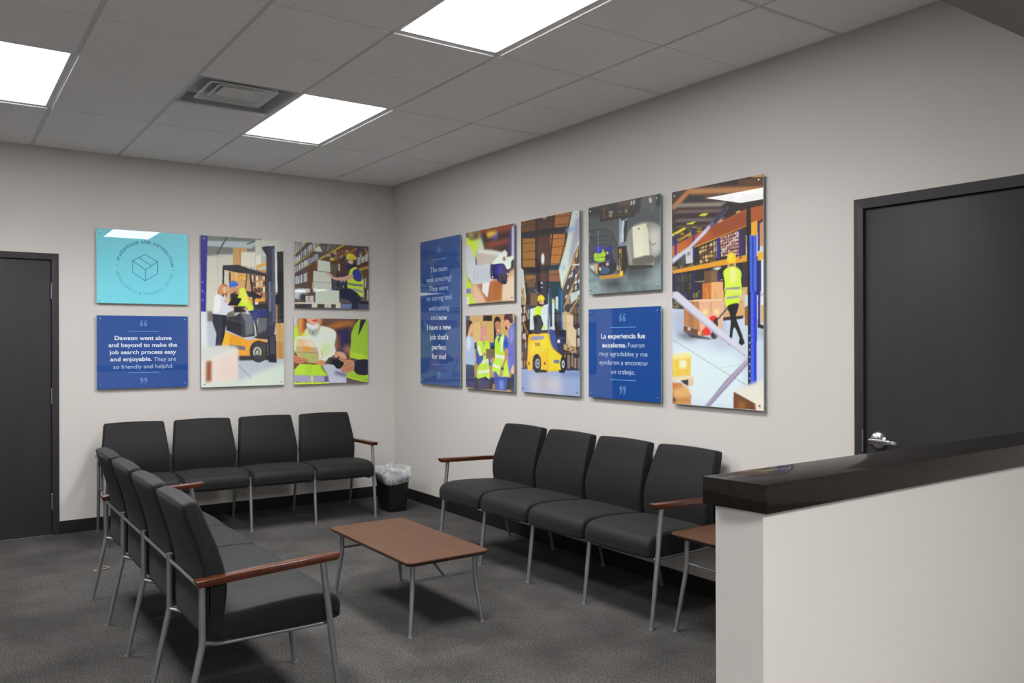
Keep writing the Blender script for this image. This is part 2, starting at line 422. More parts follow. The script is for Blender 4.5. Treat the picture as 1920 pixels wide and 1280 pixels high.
ob('duct_collar', bm, M_duct, vr, smooth=False)
bm = bmesh.new(); add_box(bm, -hv, hv, -hv, hv, .141, .15)
add_box(bm, -hv+.10, -.12, -hv+.1, hv-.1, .0885, .0915); add_box(bm, .12, hv-.10, -hv+.1, hv-.1, .0885, .0915); add_box(bm, -.12, .12, .12, hv-.1, .0885, .0915); add_box(bm, -.12, .12, -hv+.1, -.12, .0885, .0915)
ob('vent_backing', bm, M_duct, vr)

# ------------------------------------------------------------------ ganged chairs
def loft(prof, wfun, v0, v1, er, nseg=5):
    """side profile [(u,z)] swept across v with rounded edges of radius er; wfun(z)->width factor"""
    bm = bmesh.new(); P = prof; n = len(P)
    nrm = []
    area = sum(P[i][0]*P[(i+1) % n][1]-P[(i+1) % n][0]*P[i][1] for i in range(n))
    sg = 1 if area > 0 else -1
    for i in range(n):
        a = P[i-1]; b = P[(i+1) % n]; t = Vector((b[0]-a[0], b[1]-a[1])).normalized(); nrm.append(Vector((t.y, -t.x))*sg)
    st = []
    c = (v0+v1)/2; hw = (v1-v0)/2
    for k in range(nseg+1):
        th = k/nseg*math.pi/2; st.append((-hw+er*(1-math.sin(th)), er*(1-math.cos(th))))
    st = [(-hw+er*(1-math.sin(math.pi/2*k/nseg)), er*(1-math.cos(math.pi/2*k/nseg))) for k in range(nseg+1)][::-1] if False else \
         [(-hw+er*(1-math.cos(math.pi/2*k/nseg)), er*(1-math.sin(math.pi/2*k/nseg))) for k in range(nseg+1)]
    mid = [(-hw+er+(2*hw-2*er)*k/6, -.006*math.sin(math.pi*k/6)) for k in range(1, 6)]
    allst = st+mid+[(-v, i) for v, i in st[::-1]]
    rings = []
    for v, ins in allst:
        q = []
        for i in range(n):
            u = P[i][0]-nrm[i].x*ins; z = P[i][1]-nrm[i].y*ins
            q.append(bm.verts.new((u, c+v*wfun(P[i][1]), z)))
        rings.append(q)
    for a, b in zip(rings, rings[1:]):
        for i in range(n): bm.faces.new((a[i], a[(i+1) % n], b[(i+1) % n], b[i]))
    bm.faces.new(rings[0]); bm.faces.new(rings[-1])
    return bm
SEATW = .525
seat_prof = spline([(.075, .350), (.068, .40), (.080, .440), (.18, .453), (.36, .463), (.47, .461), (.535, .447), (.562, .415), (.565, .375), (.552, .345), (.45, .338), (.25, .338)], 4)
back_prof = spline([(-.062, .846), (-.050, .868), (-.015, .872), (.004, .855), (.035, .78), (.070, .69), (.094, .60), (.100, .53), (.092, .45), (.085, .385), (.07, .362), (.03, .362), (.018, .385), (.018, .50), (.012, .60), (-.020, .72)], 4)
def back_w(z):
    if z > .60: return 1-(z-.60)/.27*.115
    return 1-(.60-z)*.06
def seat_row(name, loc, rz, da=0., dar=0., ds=0., db=0.):
    root = empty(name, loc, rz)
    sp_ = [(u, z+ds) for u, z in seat_prof]; bp_ = [(u, z+max(0, z-.45)/.42*db) for u, z in back_prof]
    y0 = -2*SEATW
    for k in range(4):
        c = y0+(k+.5)*SEATW
        ob('seat', loft(sp_, lambda z: 1, c-.2505, c+.2505, .020), M_fabric, root, auto=60)
        ob('backrest', loft(bp_, back_w, c-.249, c+.249, .016), M_fabric, root, auto=60)
        bm = bmesh.new(); a, b = y0+k*SEATW+.012, y0+(k+1)*SEATW-.012
        add_tube(bm, [(0, a-.002, .561), (0, b+.002, .561)], .0075, 12); ob('back_rail', bm, M_metal, root, auto=50)
        bm = bmesh.new()
        for v, s in ((a, 1), (b, -1)):
            add_tube(bm, bend([(.0, v-.006*s, .352), (.028, v+.012*s, .344), (.075, v+.03*s, .329+ds*.8), (.50, v+.03*s, .327+ds*.8), (.515, v-.004*s, .342+ds*.8)], .02), .0085, 10)
        add_tube(bm, [(.12, a+.03, .327+ds*.8), (.12, b-.03, .327+ds*.8)], .008, 10); add_tube(bm, [(.44, a+.03, .327+ds*.8), (.44, b-.03, .327+ds*.8)], .008, 10)
        ob('seat_frame', bm, M_metal, root, auto=50)
    for k in range(5):
        v = y0+k*SEATW; end = k in (0, 4)
        bm = bmesh.new(); top = .585+dar if end else .582
        add_tube(bm, bend([(-.075, v, .006), (.0, v, .352), (.0, v, top)], .018), [.0105]+[.0128]*6, 16)
        if not end: add_tube(bm, [(0, v, top), (0, v, top+.006)], [.0148, .0148], 16)
        lg = ob('leg', bm, M_metal, root, auto=40)
        bm = bmesh.new(); add_tube(bm, [(-.0765, v, 0), (-.0755, v, .008)], .0125, 14); ob('foot_glide', bm, M_glide, lg)
        bm = bmesh.new()
        if end: add_tube(bm, [(.551, v, .006), (.520, v, .25), (.478, v, .587+da)], [.0105, .0135, .0135], 16)
        else: add_tube(bm, [(.551, v, .006), (.525, v, .22), (.500, v, .425)], [.0105, .0125, .0120], 16)
        lg = ob('leg', bm, M_metal, root, auto=40)
        bm = bmesh.new(); add_tube(bm, [(.552, v, 0), (.551, v, .008)], .0125, 14); ob('foot_glide', bm, M_glide, lg)
        if end:
            bm = bmesh.new()
            # armrest with undercut ends, 50 mm wide
            prof = [(-.026, .604+dar), (-.018, .585+dar), (.534, .590+da), (.548, .612+da), (.548, .618+da), (.25, .615+(da+dar)/2), (-.026, .611+dar)]
            w = .024; A = [bm.verts.new((u, v-w, z)) for u, z in prof]; B = [bm.verts.new((u, v+w, z)) for u, z in prof]; n = len(prof)
            bm.faces.new(A[::-1]); bm.faces.new(B)
            for i in range(n): bm.faces.new((A[i], A[(i+1) % n], B[(i+1) % n], B[i]))
            bmesh.ops.bevel(bm, geom=list(bm.edges), offset=.0025, segments=2, profile=.5, affect='EDGES')
            ob('armrest', bm, M_arm, root, auto=35)
    return root
def dup(root, loc, rz):
    r = root.copy(); COL.objects.link(r); r.location = loc; r.rotation_euler = (0, 0, rz)
    for ch in list(root.children):
        c = ch.copy(); COL.objects.link(c); c.parent = r
        for g in ch.children:
            d = g.copy(); COL.objects.link(d); d.parent = c
    return r
GRP = 'rows of four joined waiting chairs'
# local +x = facing direction, chairs spread along local y
rowC = seat_row('joined_chairs', (-2.873, -3.035, 0), 0, .006, -.014, 0, .014)
tag(rowC, 'row of four joined black chairs seen from behind, left of the coffee table', 'chairs', GRP)
def place(line_end0, line_end1, face):   # centre and rotation of a row whose rear posts run between two points
    a, b = Vector(line_end0), Vector(line_end1); c = (a+b)/2; d = (b-a).normalized()
    f = Vector((-d.y, d.x)); f = f if f.dot(Vector(face)) > 0 else -f
    return (c.x, c.y, 0), math.atan2(f.y, f.x)
loc, rz = place((-.580, -.325), (-2.650, -.190), (0, -1))
rowA = seat_row('joined_chairs', loc, rz, .018, .006, .012, -.018); rowA.scale = (1, .984, 1)
tag(rowA, 'row of four joined black chairs against the back wall beside the trash can', 'chairs', GRP)
loc, rz = place((-.115, -4.205), (-.165, -2.106), (-1, 0))
rowB = dup(rowA, loc, rz); rowB.scale = (1, 1, 1.020)
tag(rowB, 'row of four joined black chairs along the right wall under the photo panels', 'chairs', GRP)

# ------------------------------------------------------------------ tables
def make_table(name, cx, cy, lx, ly, zt, label, leg_in, foot_out, knee, rz=0):
    root = empty(name, (cx, cy, 0), rz); tag(root, label, 'table')
    hx, hy = lx/2, ly/2
    def slab(hx, hy, r, z):
        q = []
        for sx, sy, a0 in ((1, 1, 0), (-1, 1, 90), (-1, -1, 180), (1, -1, 270)):
            for k in range(6): a = math.radians(a0+k*18); q.append((sx*(hx-r)+r*math.cos(a), sy*(hy-r)+r*math.sin(a), z))
        return q
    bm = bmesh.new(); rings = []
    for ins, z, r in ((0.001, zt, .034), (0, zt-.003, .035), (0, zt-.006, .035)):
        rings.append([bm.verts.new(p) for p in slab(hx-ins, hy-ins, r, z)])
    n = len(rings[0])
    for a, b in zip(rings, rings[1:]):
        for k in range(n): bm.faces.new((a[k], a[(k+1) % n], b[(k+1) % n], b[k]))
    bm.faces.new(rings[0]); bm.faces.new(rings[-1]); ob('tabletop', bm, M_table, root)
    bm = bmesh.new(); rings = []
    for ins, z in ((.0005, zt-.0061), (.001, zt-.010), (.012, zt-.022), (.022, zt-.026)):
        rings.append([bm.verts.new(p) for p in slab(hx-ins, hy-ins, .034, z)])
    for a, b in zip(rings, rings[1:]):
        for k in range(n): bm.faces.new((a[k], a[(k+1) % n], b[(k+1) % n], b[k]))
    bm.faces.new(rings[0]); bm.faces.new(rings[-1]); ob('table_edge', bm, M_tedge, root)
    ix, iy = hx-leg_in[0], hy-leg_in[1]
    for sx in (-1, 1):
        for sy in (-1, 1):
            bm = bmesh.new()
            add_tube(bm, bend([(sx*(ix+foot_out), sy*(iy+foot_out), .006), (sx*ix, sy*iy, knee), (sx*ix, sy*iy, zt-.024)], .03), [.010]+[.0125]*6, 16)
            lg = ob('leg', bm, M_metal, root, auto=40)
            bm = bmesh.new(); add_tube(bm, [(sx*(ix+foot_out), sy*(iy+foot_out), 0), (sx*(ix+foot_out), sy*(iy+foot_out), .008)], .0125, 14); ob('foot_glide', bm, M_glide, lg)
    for sy in (-1, 1):
        bm = bmesh.new(); add_tube(bm, [(-ix, sy*iy, knee+.018), (ix, sy*iy, knee+.018)], .0062, 10); ob('stretcher', bm, M_metal, root)
    bm = bmesh.new(); add_tube(bm, bend([(0, -iy, knee+.018), (0, -iy+.12, knee+.07), (0, iy-.12, knee+.07), (0, iy, knee+.018)], .03), .0062, 10); ob('stretcher', bm, M_metal, root)
    bm = bmesh.new()
    return root
make_table('coffee_table', -1.521, -3.130, .490, 1.005, .384, 'low walnut coffee table on silver legs between the rows of chairs', (.058, .062), .028, .250)
make_table('end_table', -.365, -4.62, .66, .50, .510, 'small walnut end table partly hidden behind the reception half wall', (.055, .075), .04, .335, math.pi/2)

# ------------------------------------------------------------------ waste basket
wb = empty('waste_basket', (-.352, -.655, 0), 0); tag(wb, 'black plastic waste basket with a clear bag standing in the corner', 'waste basket')
def rrect(hx, hy, r, z, n=7):
    q = []
    for sx, sy, a0 in ((1, 1, 0), (-1, 1, 90), (-1, -1, 180), (1, -1, 270)):
        for k in range(n): a = math.radians(a0+k*90/(n-1)); q.append((sx*(hx-r)+r*math.cos(a), sy*(hy-r)+r*math.sin(a), z))
    return q
def ringed(levels, jit=None):
    bm = bmesh.new(); rings = []
    for li, (hx, hy, r, z) in enumerate(levels):
        q = rrect(hx, hy, r, z)
        if jit: q = [jit(p, li) for p in q]
        rings.append([bm.verts.new(p) for p in q])
    n = len(rings[0])
    for a, b in zip(rings, rings[1:]):
        for k in range(n): bm.faces.new((a[k], a[(k+1) % n], b[(k+1) % n], b[k]))
    return bm, rings
bm, rg = ringed([(.085, .125, .04, 0), (.089, .129, .042, .01), (.108, .148, .045, .30), (.112, .152, .047, .302), (.112, .152, .047, .318), (.106, .146, .045, .318), (.084, .124, .04, .012)])
bm.faces.new(rg[0]); bm.faces.new(rg[-1])
ob('bin_body', bm, M_basket, wb, auto=40)
rnd = random.Random(3)
def jit(p, li):
    a = math.atan2(p[1], p[0]); amp = (.0, .012, .02, .02, .016, .010, .006, 0, 0)[li]
    w = 1+amp/.12*(math.sin(5*a+li*1.3)+.6*math.sin(9*a+li*2.1)+.5*math.sin(14*a-li))*.5
    dz = (0, .012, .012, .012, .014, .012, .01, 0, 0)[li]*math.sin(4*a+li)+(.0 if li > 1 else -.035*(math.cos(a+2.2)))
    return (p[0]*w, p[1]*w, p[2]+dz)
bm, rg = ringed([(.119, .159, .05, .275), (.124, .164, .05, .30), (.132, .172, .05, .33), (.130, .170, .05, .358), (.115, .155, .05, .378), (.098, .138, .05, .372), (.093, .133, .05, .335), (.090, .130, .05, .28), (.083, .123, .04, .06)], jit)
bmesh.ops.subdivide_edges(bm, edges=bm.edges, cuts=1, use_grid_fill=True, smooth=.6)
ob('bin_bag', bm, M_bag, wb, smooth=True)

# ------------------------------------------------------------------ tan strap on the carpet
bm = bmesh.new(); c = Vector((-2.785, -1.305, .004))
pts = [(-.065, -.040, 0), (-.03, -.028, 0), (.0, -.018, .001), (.028, -.008, .003), (.036, .012, .004), (.018, .026, .006), (-.006, .020, .006), (-.016, .004, .007), (-.035, -.012, .004), (-.068, -.026, 0)]
sp = []
for i in range(len(pts)-1):
    p0 = Vector(pts[max(i-1, 0)]); p1 = Vector(pts[i]); p2 = Vector(pts[i+1]); p3 = Vector(pts[min(i+2, len(pts)-1)])
    for k in range(5):
        t = k/5; sp.append(c+.5*((2*p1)+(p2-p0)*t+(2*p0-5*p1+4*p2-p3)*t*t+(3*p1-p0-3*p2+p3)*t**3))
add_tube(bm, sp, .0045, 8); tag(ob('strap', bm, M_cord, smooth=True), 'tan looped strap lying on the carpet behind the left row of chairs', 'strap')
# ------------------------------------------------------------------ wall panels: glossy prints on stand-offs
def homog(src, dst):
    A = []; B = []
    for (x, y), (u, v) in zip(src, dst):
        A.append([x, y, 1, 0, 0, 0, -u*x, -u*y]); B.append(u)
        A.append([0, 0, 0, x, y, 1, -v*x, -v*y]); B.append(v)
    h = np.linalg.solve(np.array(A, float), np.array(B, float)); return np.append(h, 1).reshape(3, 3)
class Paint:
    """a small raster painter: shapes are given in plan coordinates of the artwork, u right, v down, mapped by a homography"""
    def __init__(s, W, H, corners, base):
        s.W, s.H = W, H; s.SS = 2; s.w, s.h = W*s.SS, H*s.SS
        s.Hm = homog(corners, [(0, 0), (1, 0), (1, 1), (0, 1)])
        s.im = np.empty((s.h, s.w, 3)); s.im[:] = s2l(base)
        s.px = (np.arange(s.w)+.5)/s.w; s.py = (np.arange(s.h)+.5)/s.h
        s.o = (0, 0); s.k = 1.; s.r = np.random.RandomState(5)
    def src(s, ox, oy, k): s.o = (ox, oy); s.k = k
    def m(s, pts):
        P = np.array([[x/s.k+s.o[0], y/s.k+s.o[1], 1] for x, y in pts], float).T; q = s.Hm@P
        return np.stack([q[0]/q[2]*s.w, q[1]/q[2]*s.h], 1)
    def mask(s, q, blur=0):
        pad = int(blur*3)+2
        x0, x1 = max(int(q[:, 0].min())-pad, 0), min(int(q[:, 0].max())+pad, s.w); y0, y1 = max(int(q[:, 1].min())-pad, 0), min(int(q[:, 1].max())+pad, s.h)
        if x1 <= x0 or y1 <= y0: return None
        X, Y = np.meshgrid(np.arange(x0, x1)+.5, np.arange(y0, y1)+.5); ins = np.zeros(X.shape, bool); n = len(q)
        for i in range(n):
            ax, ay = q[i]; bx, by = q[(i+1) % n]
            if ay == by: continue
            c = ((ay > Y) != (by > Y)) & (X < (bx-ax)*(Y-ay)/(by-ay)+ax); ins ^= c
        a = ins.astype(float)
        if blur > 0:
            k = np.exp(-.5*(np.arange(-pad, pad+1)/max(blur, .3))**2); k /= k.sum()
            a = np.apply_along_axis(lambda r: np.convolve(np.pad(r, pad, mode='edge'), k, 'valid'), 1, a)
            a = np.apply_along_axis(lambda r: np.convolve(np.pad(r, pad, mode='edge'), k, 'valid'), 0, a)
        return x0, x1, y0, y1, a
    def P(s, col, *pts, blur=0, al=1.):
        r = s.mask(s.m(pts), blur*s.SS)
        if r is None: return
        x0, x1, y0, y1, a = r; a = (a*al)[..., None]
        s.im[y0:y1, x0:x1] = s.im[y0:y1, x0:x1]*(1-a)+s2l(col)*a
    def R(s, col, x0, y0, x1, y1, **k): s.P(col, (x0, y0), (x1, y0), (x1, y1), (x0, y1), **k)
    def E(s, col, cx, cy, rx, ry, rot=0, **k):
        c, sn = math.cos(math.radians(rot)), math.sin(math.radians(rot))
        s.P(col, *[(cx+rx*math.cos(t)*c-ry*math.sin(t)*sn, cy+rx*math.cos(t)*sn+ry*math.sin(t)*c) for t in np.linspace(0, 2*math.pi, 28)[:-1]], **k)
    def L(s, col, w, *pts, **k):
        for a, b in zip(pts, pts[1:]):
            d = Vector((b[0]-a[0], b[1]-a[1])); l = d.length or 1; n = Vector((-d.y, d.x))/l*w/2
            s.P(col, (a[0]+n.x, a[1]+n.y), (b[0]+n.x, b[1]+n.y), (b[0]-n.x, b[1]-n.y), (a[0]-n.x, a[1]-n.y), **k)
    def S(s, col, pts, **k):
        """closed smooth outline"""
        s.P(col, *[(v.x, v.y) for v in spline(pts, 4)], **k)
    def rows(s, quad, nx, ny, cols, gap=.12, jit=.25, **k):
        """quad (tl,tr,br,bl) filled with a jumble of box faces"""
        a, b, c, d = [np.array(q, float) for q in quad]
        f = lambda u, v: tuple((a*(1-u)+b*u)*(1-v)+(d*(1-u)+c*u)*v)
        for j in range(ny):
            for i in range(nx):
                g = gap/nx; u0, u1 = i/nx+g*s.r.rand(), (i+1)/nx-g*s.r.rand(); v0 = (j+jit*s.r.rand())/ny; v1 = (j+1-gap*s.r.rand())/ny
                cc = np.array(cols[s.r.randint(len(cols))])+s.r.uniform(-12, 12)
                s.P(np.clip(cc, 0, 255), f(u0, v0), f(u1, v0), f(u1, v1), f(u0, v1), **k)
    def grain(s, quad, n, size, cols, al=.7, **k):
        a, b, c, d = [np.array(q, float) for q in quad]
        for _ in range(n):
            u, v = s.r.rand(2); p = (a*(1-u)+b*u)*(1-v)+(d*(1-u)+c*u)*v; w = size*s.r.uniform(.4, 1.6); h = size*s.r.uniform(.3, 1.2)
            s.R(cols[s.r.randint(len(cols))], p[0]-w, p[1]-h, p[0]+w, p[1]+h, al=al, **k)
    def out(s): return np.clip(s.im.reshape(s.H, s.SS, s.W, s.SS, 3).mean((1, 3))**1.14*1.2, 0, .93)   # printer's tone curve

WALLPLANE = {}
def panel(name, side, a0, a1, z0, z1, label, cat, group, m, paint=None, six=False, screw=True):
    """side 'B' = back wall (a is x), side 'R' = right wall (a is y, a0 nearer the corner). Local: x right, y into the wall, z up"""
    w = abs(a1-a0); h = z1-z0
    if side == 'B': root = empty(name, (a0, 0, z0), 0)
    else: root = empty(name, (0, a0, z0), -math.pi/2)
    tag(root, label, cat, group)
    fy = -.027
    bm = bmesh.new(); add_box(bm, 0, w, fy+.0012, fy+.0075, 0, h, bev=.0008)
    ob('panel_board', bm, M_acryl, root, auto=40)
    e = .0008
    if paint is not None:
        img = paint.out(); Hh, Ww = img.shape[:2]
        gx = np.linspace(e, w-e, Ww); gz = np.linspace(h-e, e, Hh)
        X, Z = np.meshgrid(gx, gz); co = np.stack([X, np.full_like(X, fy), Z], -1).reshape(-1, 3)
        i = np.arange(Hh*Ww).reshape(Hh, Ww); q = np.stack([i[1:, :-1], i[1:, 1:], i[:-1, 1:], i[:-1, :-1]], -1).reshape(-1, 4)
        me = bpy.data.meshes.new('print_face'); nf = len(q)
        me.vertices.add(len(co)); me.vertices.foreach_set('co', co.astype(np.float32).ravel())
        me.loops.add(nf*4); me.loops.foreach_set('vertex_index', q.astype(np.int32).ravel())
        me.polygons.add(nf); me.polygons.foreach_set('loop_start', np.arange(0, nf*4, 4, dtype=np.int32))
        me.update(calc_edges=True)
        ca = me.color_attributes.new('print', 'FLOAT_COLOR', 'POINT')
        c4 = np.ones((len(co), 4), np.float32); c4[:, :3] = img.reshape(-1, 3); ca.data.foreach_set('color', c4.ravel())
        me.update(); link('photo_print', me, M_print, root)
    else:
        bm = bmesh.new(); add_box(bm, e, w-e, fy, fy+.001, e, h-e); ob('printed_face', bm, m, root)
    zz = [.028, h-.028]+([h*.5] if six else [])
    for z in zz:
        for x in (.026, w-.026):
            bm = bmesh.new(); n = 16
            prof = [(fy+.001, .0062), (fy-.004, .0062), (fy-.0062, .0050), (fy-.0068, .003)]
            rg_ = [[bm.verts.new((x+r*math.cos(k*2*math.pi/n), y, z+r*math.sin(k*2*math.pi/n))) for k in range(n)] for y, r in prof]
            for a, b in zip(rg_, rg_[1:]):
                for k in range(n): bm.faces.new((a[k], a[(k+1) % n], b[(k+1) % n], b[k]))
            bm.faces.new(rg_[-1]); bm.faces.new(rg_[0])
            add_tube(bm, [(x, -.001, z), (x, fy+.0076, z)], .006, 10)
            ob('standoff_screw', bm, M_chrome, root, auto=40)
    return root, w, h
# lettering ----------------------------------------------------
def glyphs(body, bold=0.):
    """flat outline mesh of a string: list of vertices and faces, plus bounding box"""
    cu = bpy.data.curves.new('t', 'FONT'); cu.body = body; cu.size = 1.; cu.offset = bold; cu.resolution_u = 4
    o = bpy.data.objects.new('t', cu); COL.objects.link(o)
    dg = bpy.context.evaluated_depsgraph_get(); dg.update(); me = bpy.data.meshes.new_from_object(o.evaluated_get(dg))
    V = [tuple(v.co) for v in me.vertices]; Fc = [tuple(p.vertices) for p in me.polygons]
    bpy.data.objects.remove(o, do_unlink=True); bpy.data.meshes.remove(me); bpy.data.curves.remove(cu)
    return V, Fc
CAP = .73
def put_text(V, Fc, body, x0, x1, zb, size, bold=0.):
    """append text spanning x0..x1 with its baseline at zb, em size 'size'"""
    v, f = glyphs(body, bold); xs_ = [p[0] for p in v]; a, b = min(xs_), max(xs_); n0 = len(V)
    k = (x1-x0)/(b-a)
    V += [(x0+(p[0]-a)*k, 0, zb+p[1]*size) for p in v]; Fc += [tuple(i+n0 for i in q) for q in f]
def text_obj(name, V, Fc, m, parent, y=-.0276):
    me = bpy.data.meshes.new(name); me.from_pydata([(p[0], y, p[2]) for p in V], [], Fc); me.update()
    if Fc and me.polygons[0].normal.y > 0: me.flip_normals()
    return link(name, me, m, parent)
def quote_marks(root, cx, cz, hgt, nine=False, squeeze=1.):
    for s in (-1, 1):
        V = []; w = hgt*.42
        # bulb and tail of a heavy comma
        pts = []
        for k in range(20):
            a = math.radians(-230+k*17.5); pts.append((.5*math.cos(a), -.42+.5*math.sin(a)))
        out = [(-.5, -.38)]+[(.5*math.cos(math.radians(t)), -.42+.5*math.sin(math.radians(t))) for t in range(190, 412, 12)]+[(.12, .12), (.12, .40), (.30, .72), (.48, .90), (.30, .98), (-.10, .80), (-.40, .40), (-.52, 0)]
        P_ = [(x*w, z*w*1.05) for x, z in out]
        if nine: P_ = [(-x, -z) for x, z in P_]
        P_ = [(cx+s*w*.62*squeeze+x*squeeze, -.0276, cz+z) for x, z in P_]
        me = bpy.data.meshes.new('quote_mark'); me.from_pydata(P_, [], [tuple(range(len(P_)))]); me.update()
        if me.polygons[0].normal.y > 0: me.flip_normals()
        link('quote_mark', me, M_quote, root)
def rule(root, cx, z, w, t=.0035):
    bm = bmesh.new(); add_box(bm, cx-w/2, cx+w/2, -.0276, -.0272, z-t/2, z+t/2); ob('rule_line', bm, M_rule, root)
def lines(root, w, h, corners, o, k, segs):
    """segs: (text, left px, right px, baseline px, cap height px, bold)"""
    Hm = homog(corners, [(0, h), (w, h), (w, 0), (0, 0)])
    def mp(x, y):
        q = Hm@np.array([x/k+o[0], y/k+o[1], 1]); return q[0]/q[2], q[1]/q[2]
    for t, xa, xb, yb, ch, bold in segs:
        a = mp(xa, yb); b = mp(xb, yb); c = mp((xa+xb)/2, yb); d = mp((xa+xb)/2, yb-ch); V, Fc = [], []
        put_text(V, Fc, t, a[0], b[0], c[1], (d[1]-c[1])/CAP, bold)
        text_obj('text_line', V, Fc, M_white if bold else M_thin, root)
    return mp

RC = {'P1': [(181.9, 428), (355.4, 438.7), (351.9, 570), (180.6, 566)], 'P2': [(181.3, 589.4), (353, 592.9), (352.5, 724.4), (180.6, 728.7)],
 'P3': [(378.2, 440.5), (533.4, 450), (530.6, 722), (375.9, 723.8)], 'P4': [(553.2, 452), (693.8, 462.3), (692.7, 580.7), (552, 576.6)],
 'P5': [(551.3, 596), (691.5, 599), (691.2, 718.2), (550.4, 719.8)], 'R1': [(789.2, 455), (863.5, 439.2), (862.8, 726), (788, 719.4)],
 'R2': [(874.6, 435.9), (964, 418.2), (964.3, 564.7), (874.6, 569)], 'R3': [(872.9, 592.5), (963.9, 587.8), (963.5, 735), (873.5, 728.8)],
 'R4': [(977.6, 415.9), (1087.5, 393.4), (1086.7, 742.4), (977.6, 734.5)], 'R5': [(1104, 389.9), (1238.5, 363), (1240, 542.6), (1104, 551.9)],
 'R6': [(1103.9, 580.2), (1240, 573.8), (1239.5, 753.9), (1103.9, 744)], 'R7': [(1261.3, 359.2), (1431.8, 327.2), (1432.8, 770.4), (1260.3, 756.1)]}
ZT, ZB = 2.398, 1.104; ZM1, ZM2 = 1.803, 1.706
GB = 'glossy panels on the back wall'; GR = 'glossy panels on the right wall'

# --- aqua panel with ring lettering and box emblem
r_, w, h = panel('wall_sign', 'B', -2.632, -1.933, ZM1, ZT, 'aqua sign with a box emblem inside a ring of lettering', 'sign', GB, M_cyan)
r_.rotation_euler = (-.0115, 0, 0)
cx, cz, rad = w*.517, h*.497, .2155
def ring_text(body, r, a0, a1, size, bold, m, inside=False):
    words = []; V = []; Fc = []; ws = []
    gl = []
    for ch in body:
        if ch == ' ': gl.append(None); ws.append(.36); continue
        g = glyphs(ch, bold); xs_ = [p[0] for p in g[0]]; a, b = min(xs_), max(xs_); gl.append((g, a, b)); ws.append(b-a+.13)
    tot = sum(ws); pos = 0
    for g, wd in zip(gl, ws):
        t = (pos+wd/2)/tot; pos += wd; ang = math.radians(a0+(a1-a0)*t)
        if g is None: words.append((V, Fc)); V = []; Fc = []; continue
        (v, f), a, b = g; mid = (a+b)/2; n0 = len(V)
        ex = Vector((-math.sin(ang), math.cos(ang))); er = Vector((math.cos(ang), math.sin(ang)))
        if not inside: ex = -ex
        else: er_ = -er
        for p in v:
            q = er*r+ex*(p[0]-mid)*size+(er if not inside else -er)*(p[1]-CAP/2)*size
            V.append((cx+q.x, 0, cz+q.y))
        Fc += [tuple(i+n0 for i in q) for q in f]
    for V, Fc in words+[(V, Fc)]: text_obj('ring_word', V, Fc, m, r_)
ring_text('WAREHOUSE AND DISTRIBUTION', .2125, 168, 4, .0345, .012, M_navy)
ring_text('HIRING OFFICE & TRAINING CENTER', .2125, 187, 347+4, .0315, -.006, M_teal, True)
for a in (177.5, -3.5+.5):
    bm = bmesh.new(); x, z = cx+.217*math.cos(math.radians(a)), cz+.217*math.sin(math.radians(a))
    add_tube(bm, [(x, -.0276, z), (x, -.0271, z)], .0042, 14); ob('ring_dot', bm, M_navy, r_)
def stroke(bm, a, b, t=.0042):
    a = Vector(a); b = Vector(b); d = (b-a).normalized(); n = Vector((-d.y, d.x))*t/2; a = a-d*t/2; b = b+d*t/2
    q = [a+n, b+n, b-n, a-n]; f = [bm.verts.new((p.x, -.0276, p.y)) for p in q]; k = [bm.verts.new((p.x, -.0271, p.y)) for p in q]
    bm.faces.new(f); bm.faces.new(k[::-1])
    for i in range(4): bm.faces.new((f[i], k[i], k[(i+1) % 4], f[(i+1) % 4]))
bm = bmesh.new(); s = .0955
T, A, B_, C_, D_, E_, F_ = (0, s*1.12), (-s, s*.56), (s, s*.56), (0, -.02), (-s, -s*.46), (s, -s*.46), (0, -s*1.13)
o2 = lambda p: (cx+p[0], cz+p[1]+.002)
md = lambda p, q, t=.5: (p[0]*(1-t)+q[0]*t, p[1]*(1-t)+q[1]*t)
for p, q in ((T, A), (T, B_), (A, C_), (B_, C_), (A, D_), (B_, E_), (C_, F_), (D_, F_), (E_, F_), (md(A, T), md(C_, B_))): stroke(bm, o2(p), o2(q))
ob('box_emblem', bm, M_navy, r_)

# --- blue quote panel, back wall
r_, w, h = panel('wall_sign', 'B', -2.632, -1.937, ZB+.012, ZM2, 'blue sign with an English quote, hanging directly below the aqua sign', 'sign', GB, M_blue)
BO = .016
mp_ = lines(r_, w, h, RC['P2'], (170, 580), 8., [
 ('Dawson went above', 358, 1213, 450, 62, BO), ('and beyond to make the', 265, 1296, 554, 62, BO), ('job search process easy', 278, 1281, 660, 62, BO),
 ('and enjoyable.', 288, 916, 765, 62, BO), ('They are', 943, 1278, 766, 62, 0), ('so friendly and helpful.', 333, 1236, 876, 62, 0)])
for y in (321, 937): c = mp_(790, y); rule(r_, c[0], c[1], .234)
c = mp_(793, 203); quote_marks(r_, c[0], c[1], .060); c = mp_(790, 1058); quote_marks(r_, c[0], c[1], .060, True)

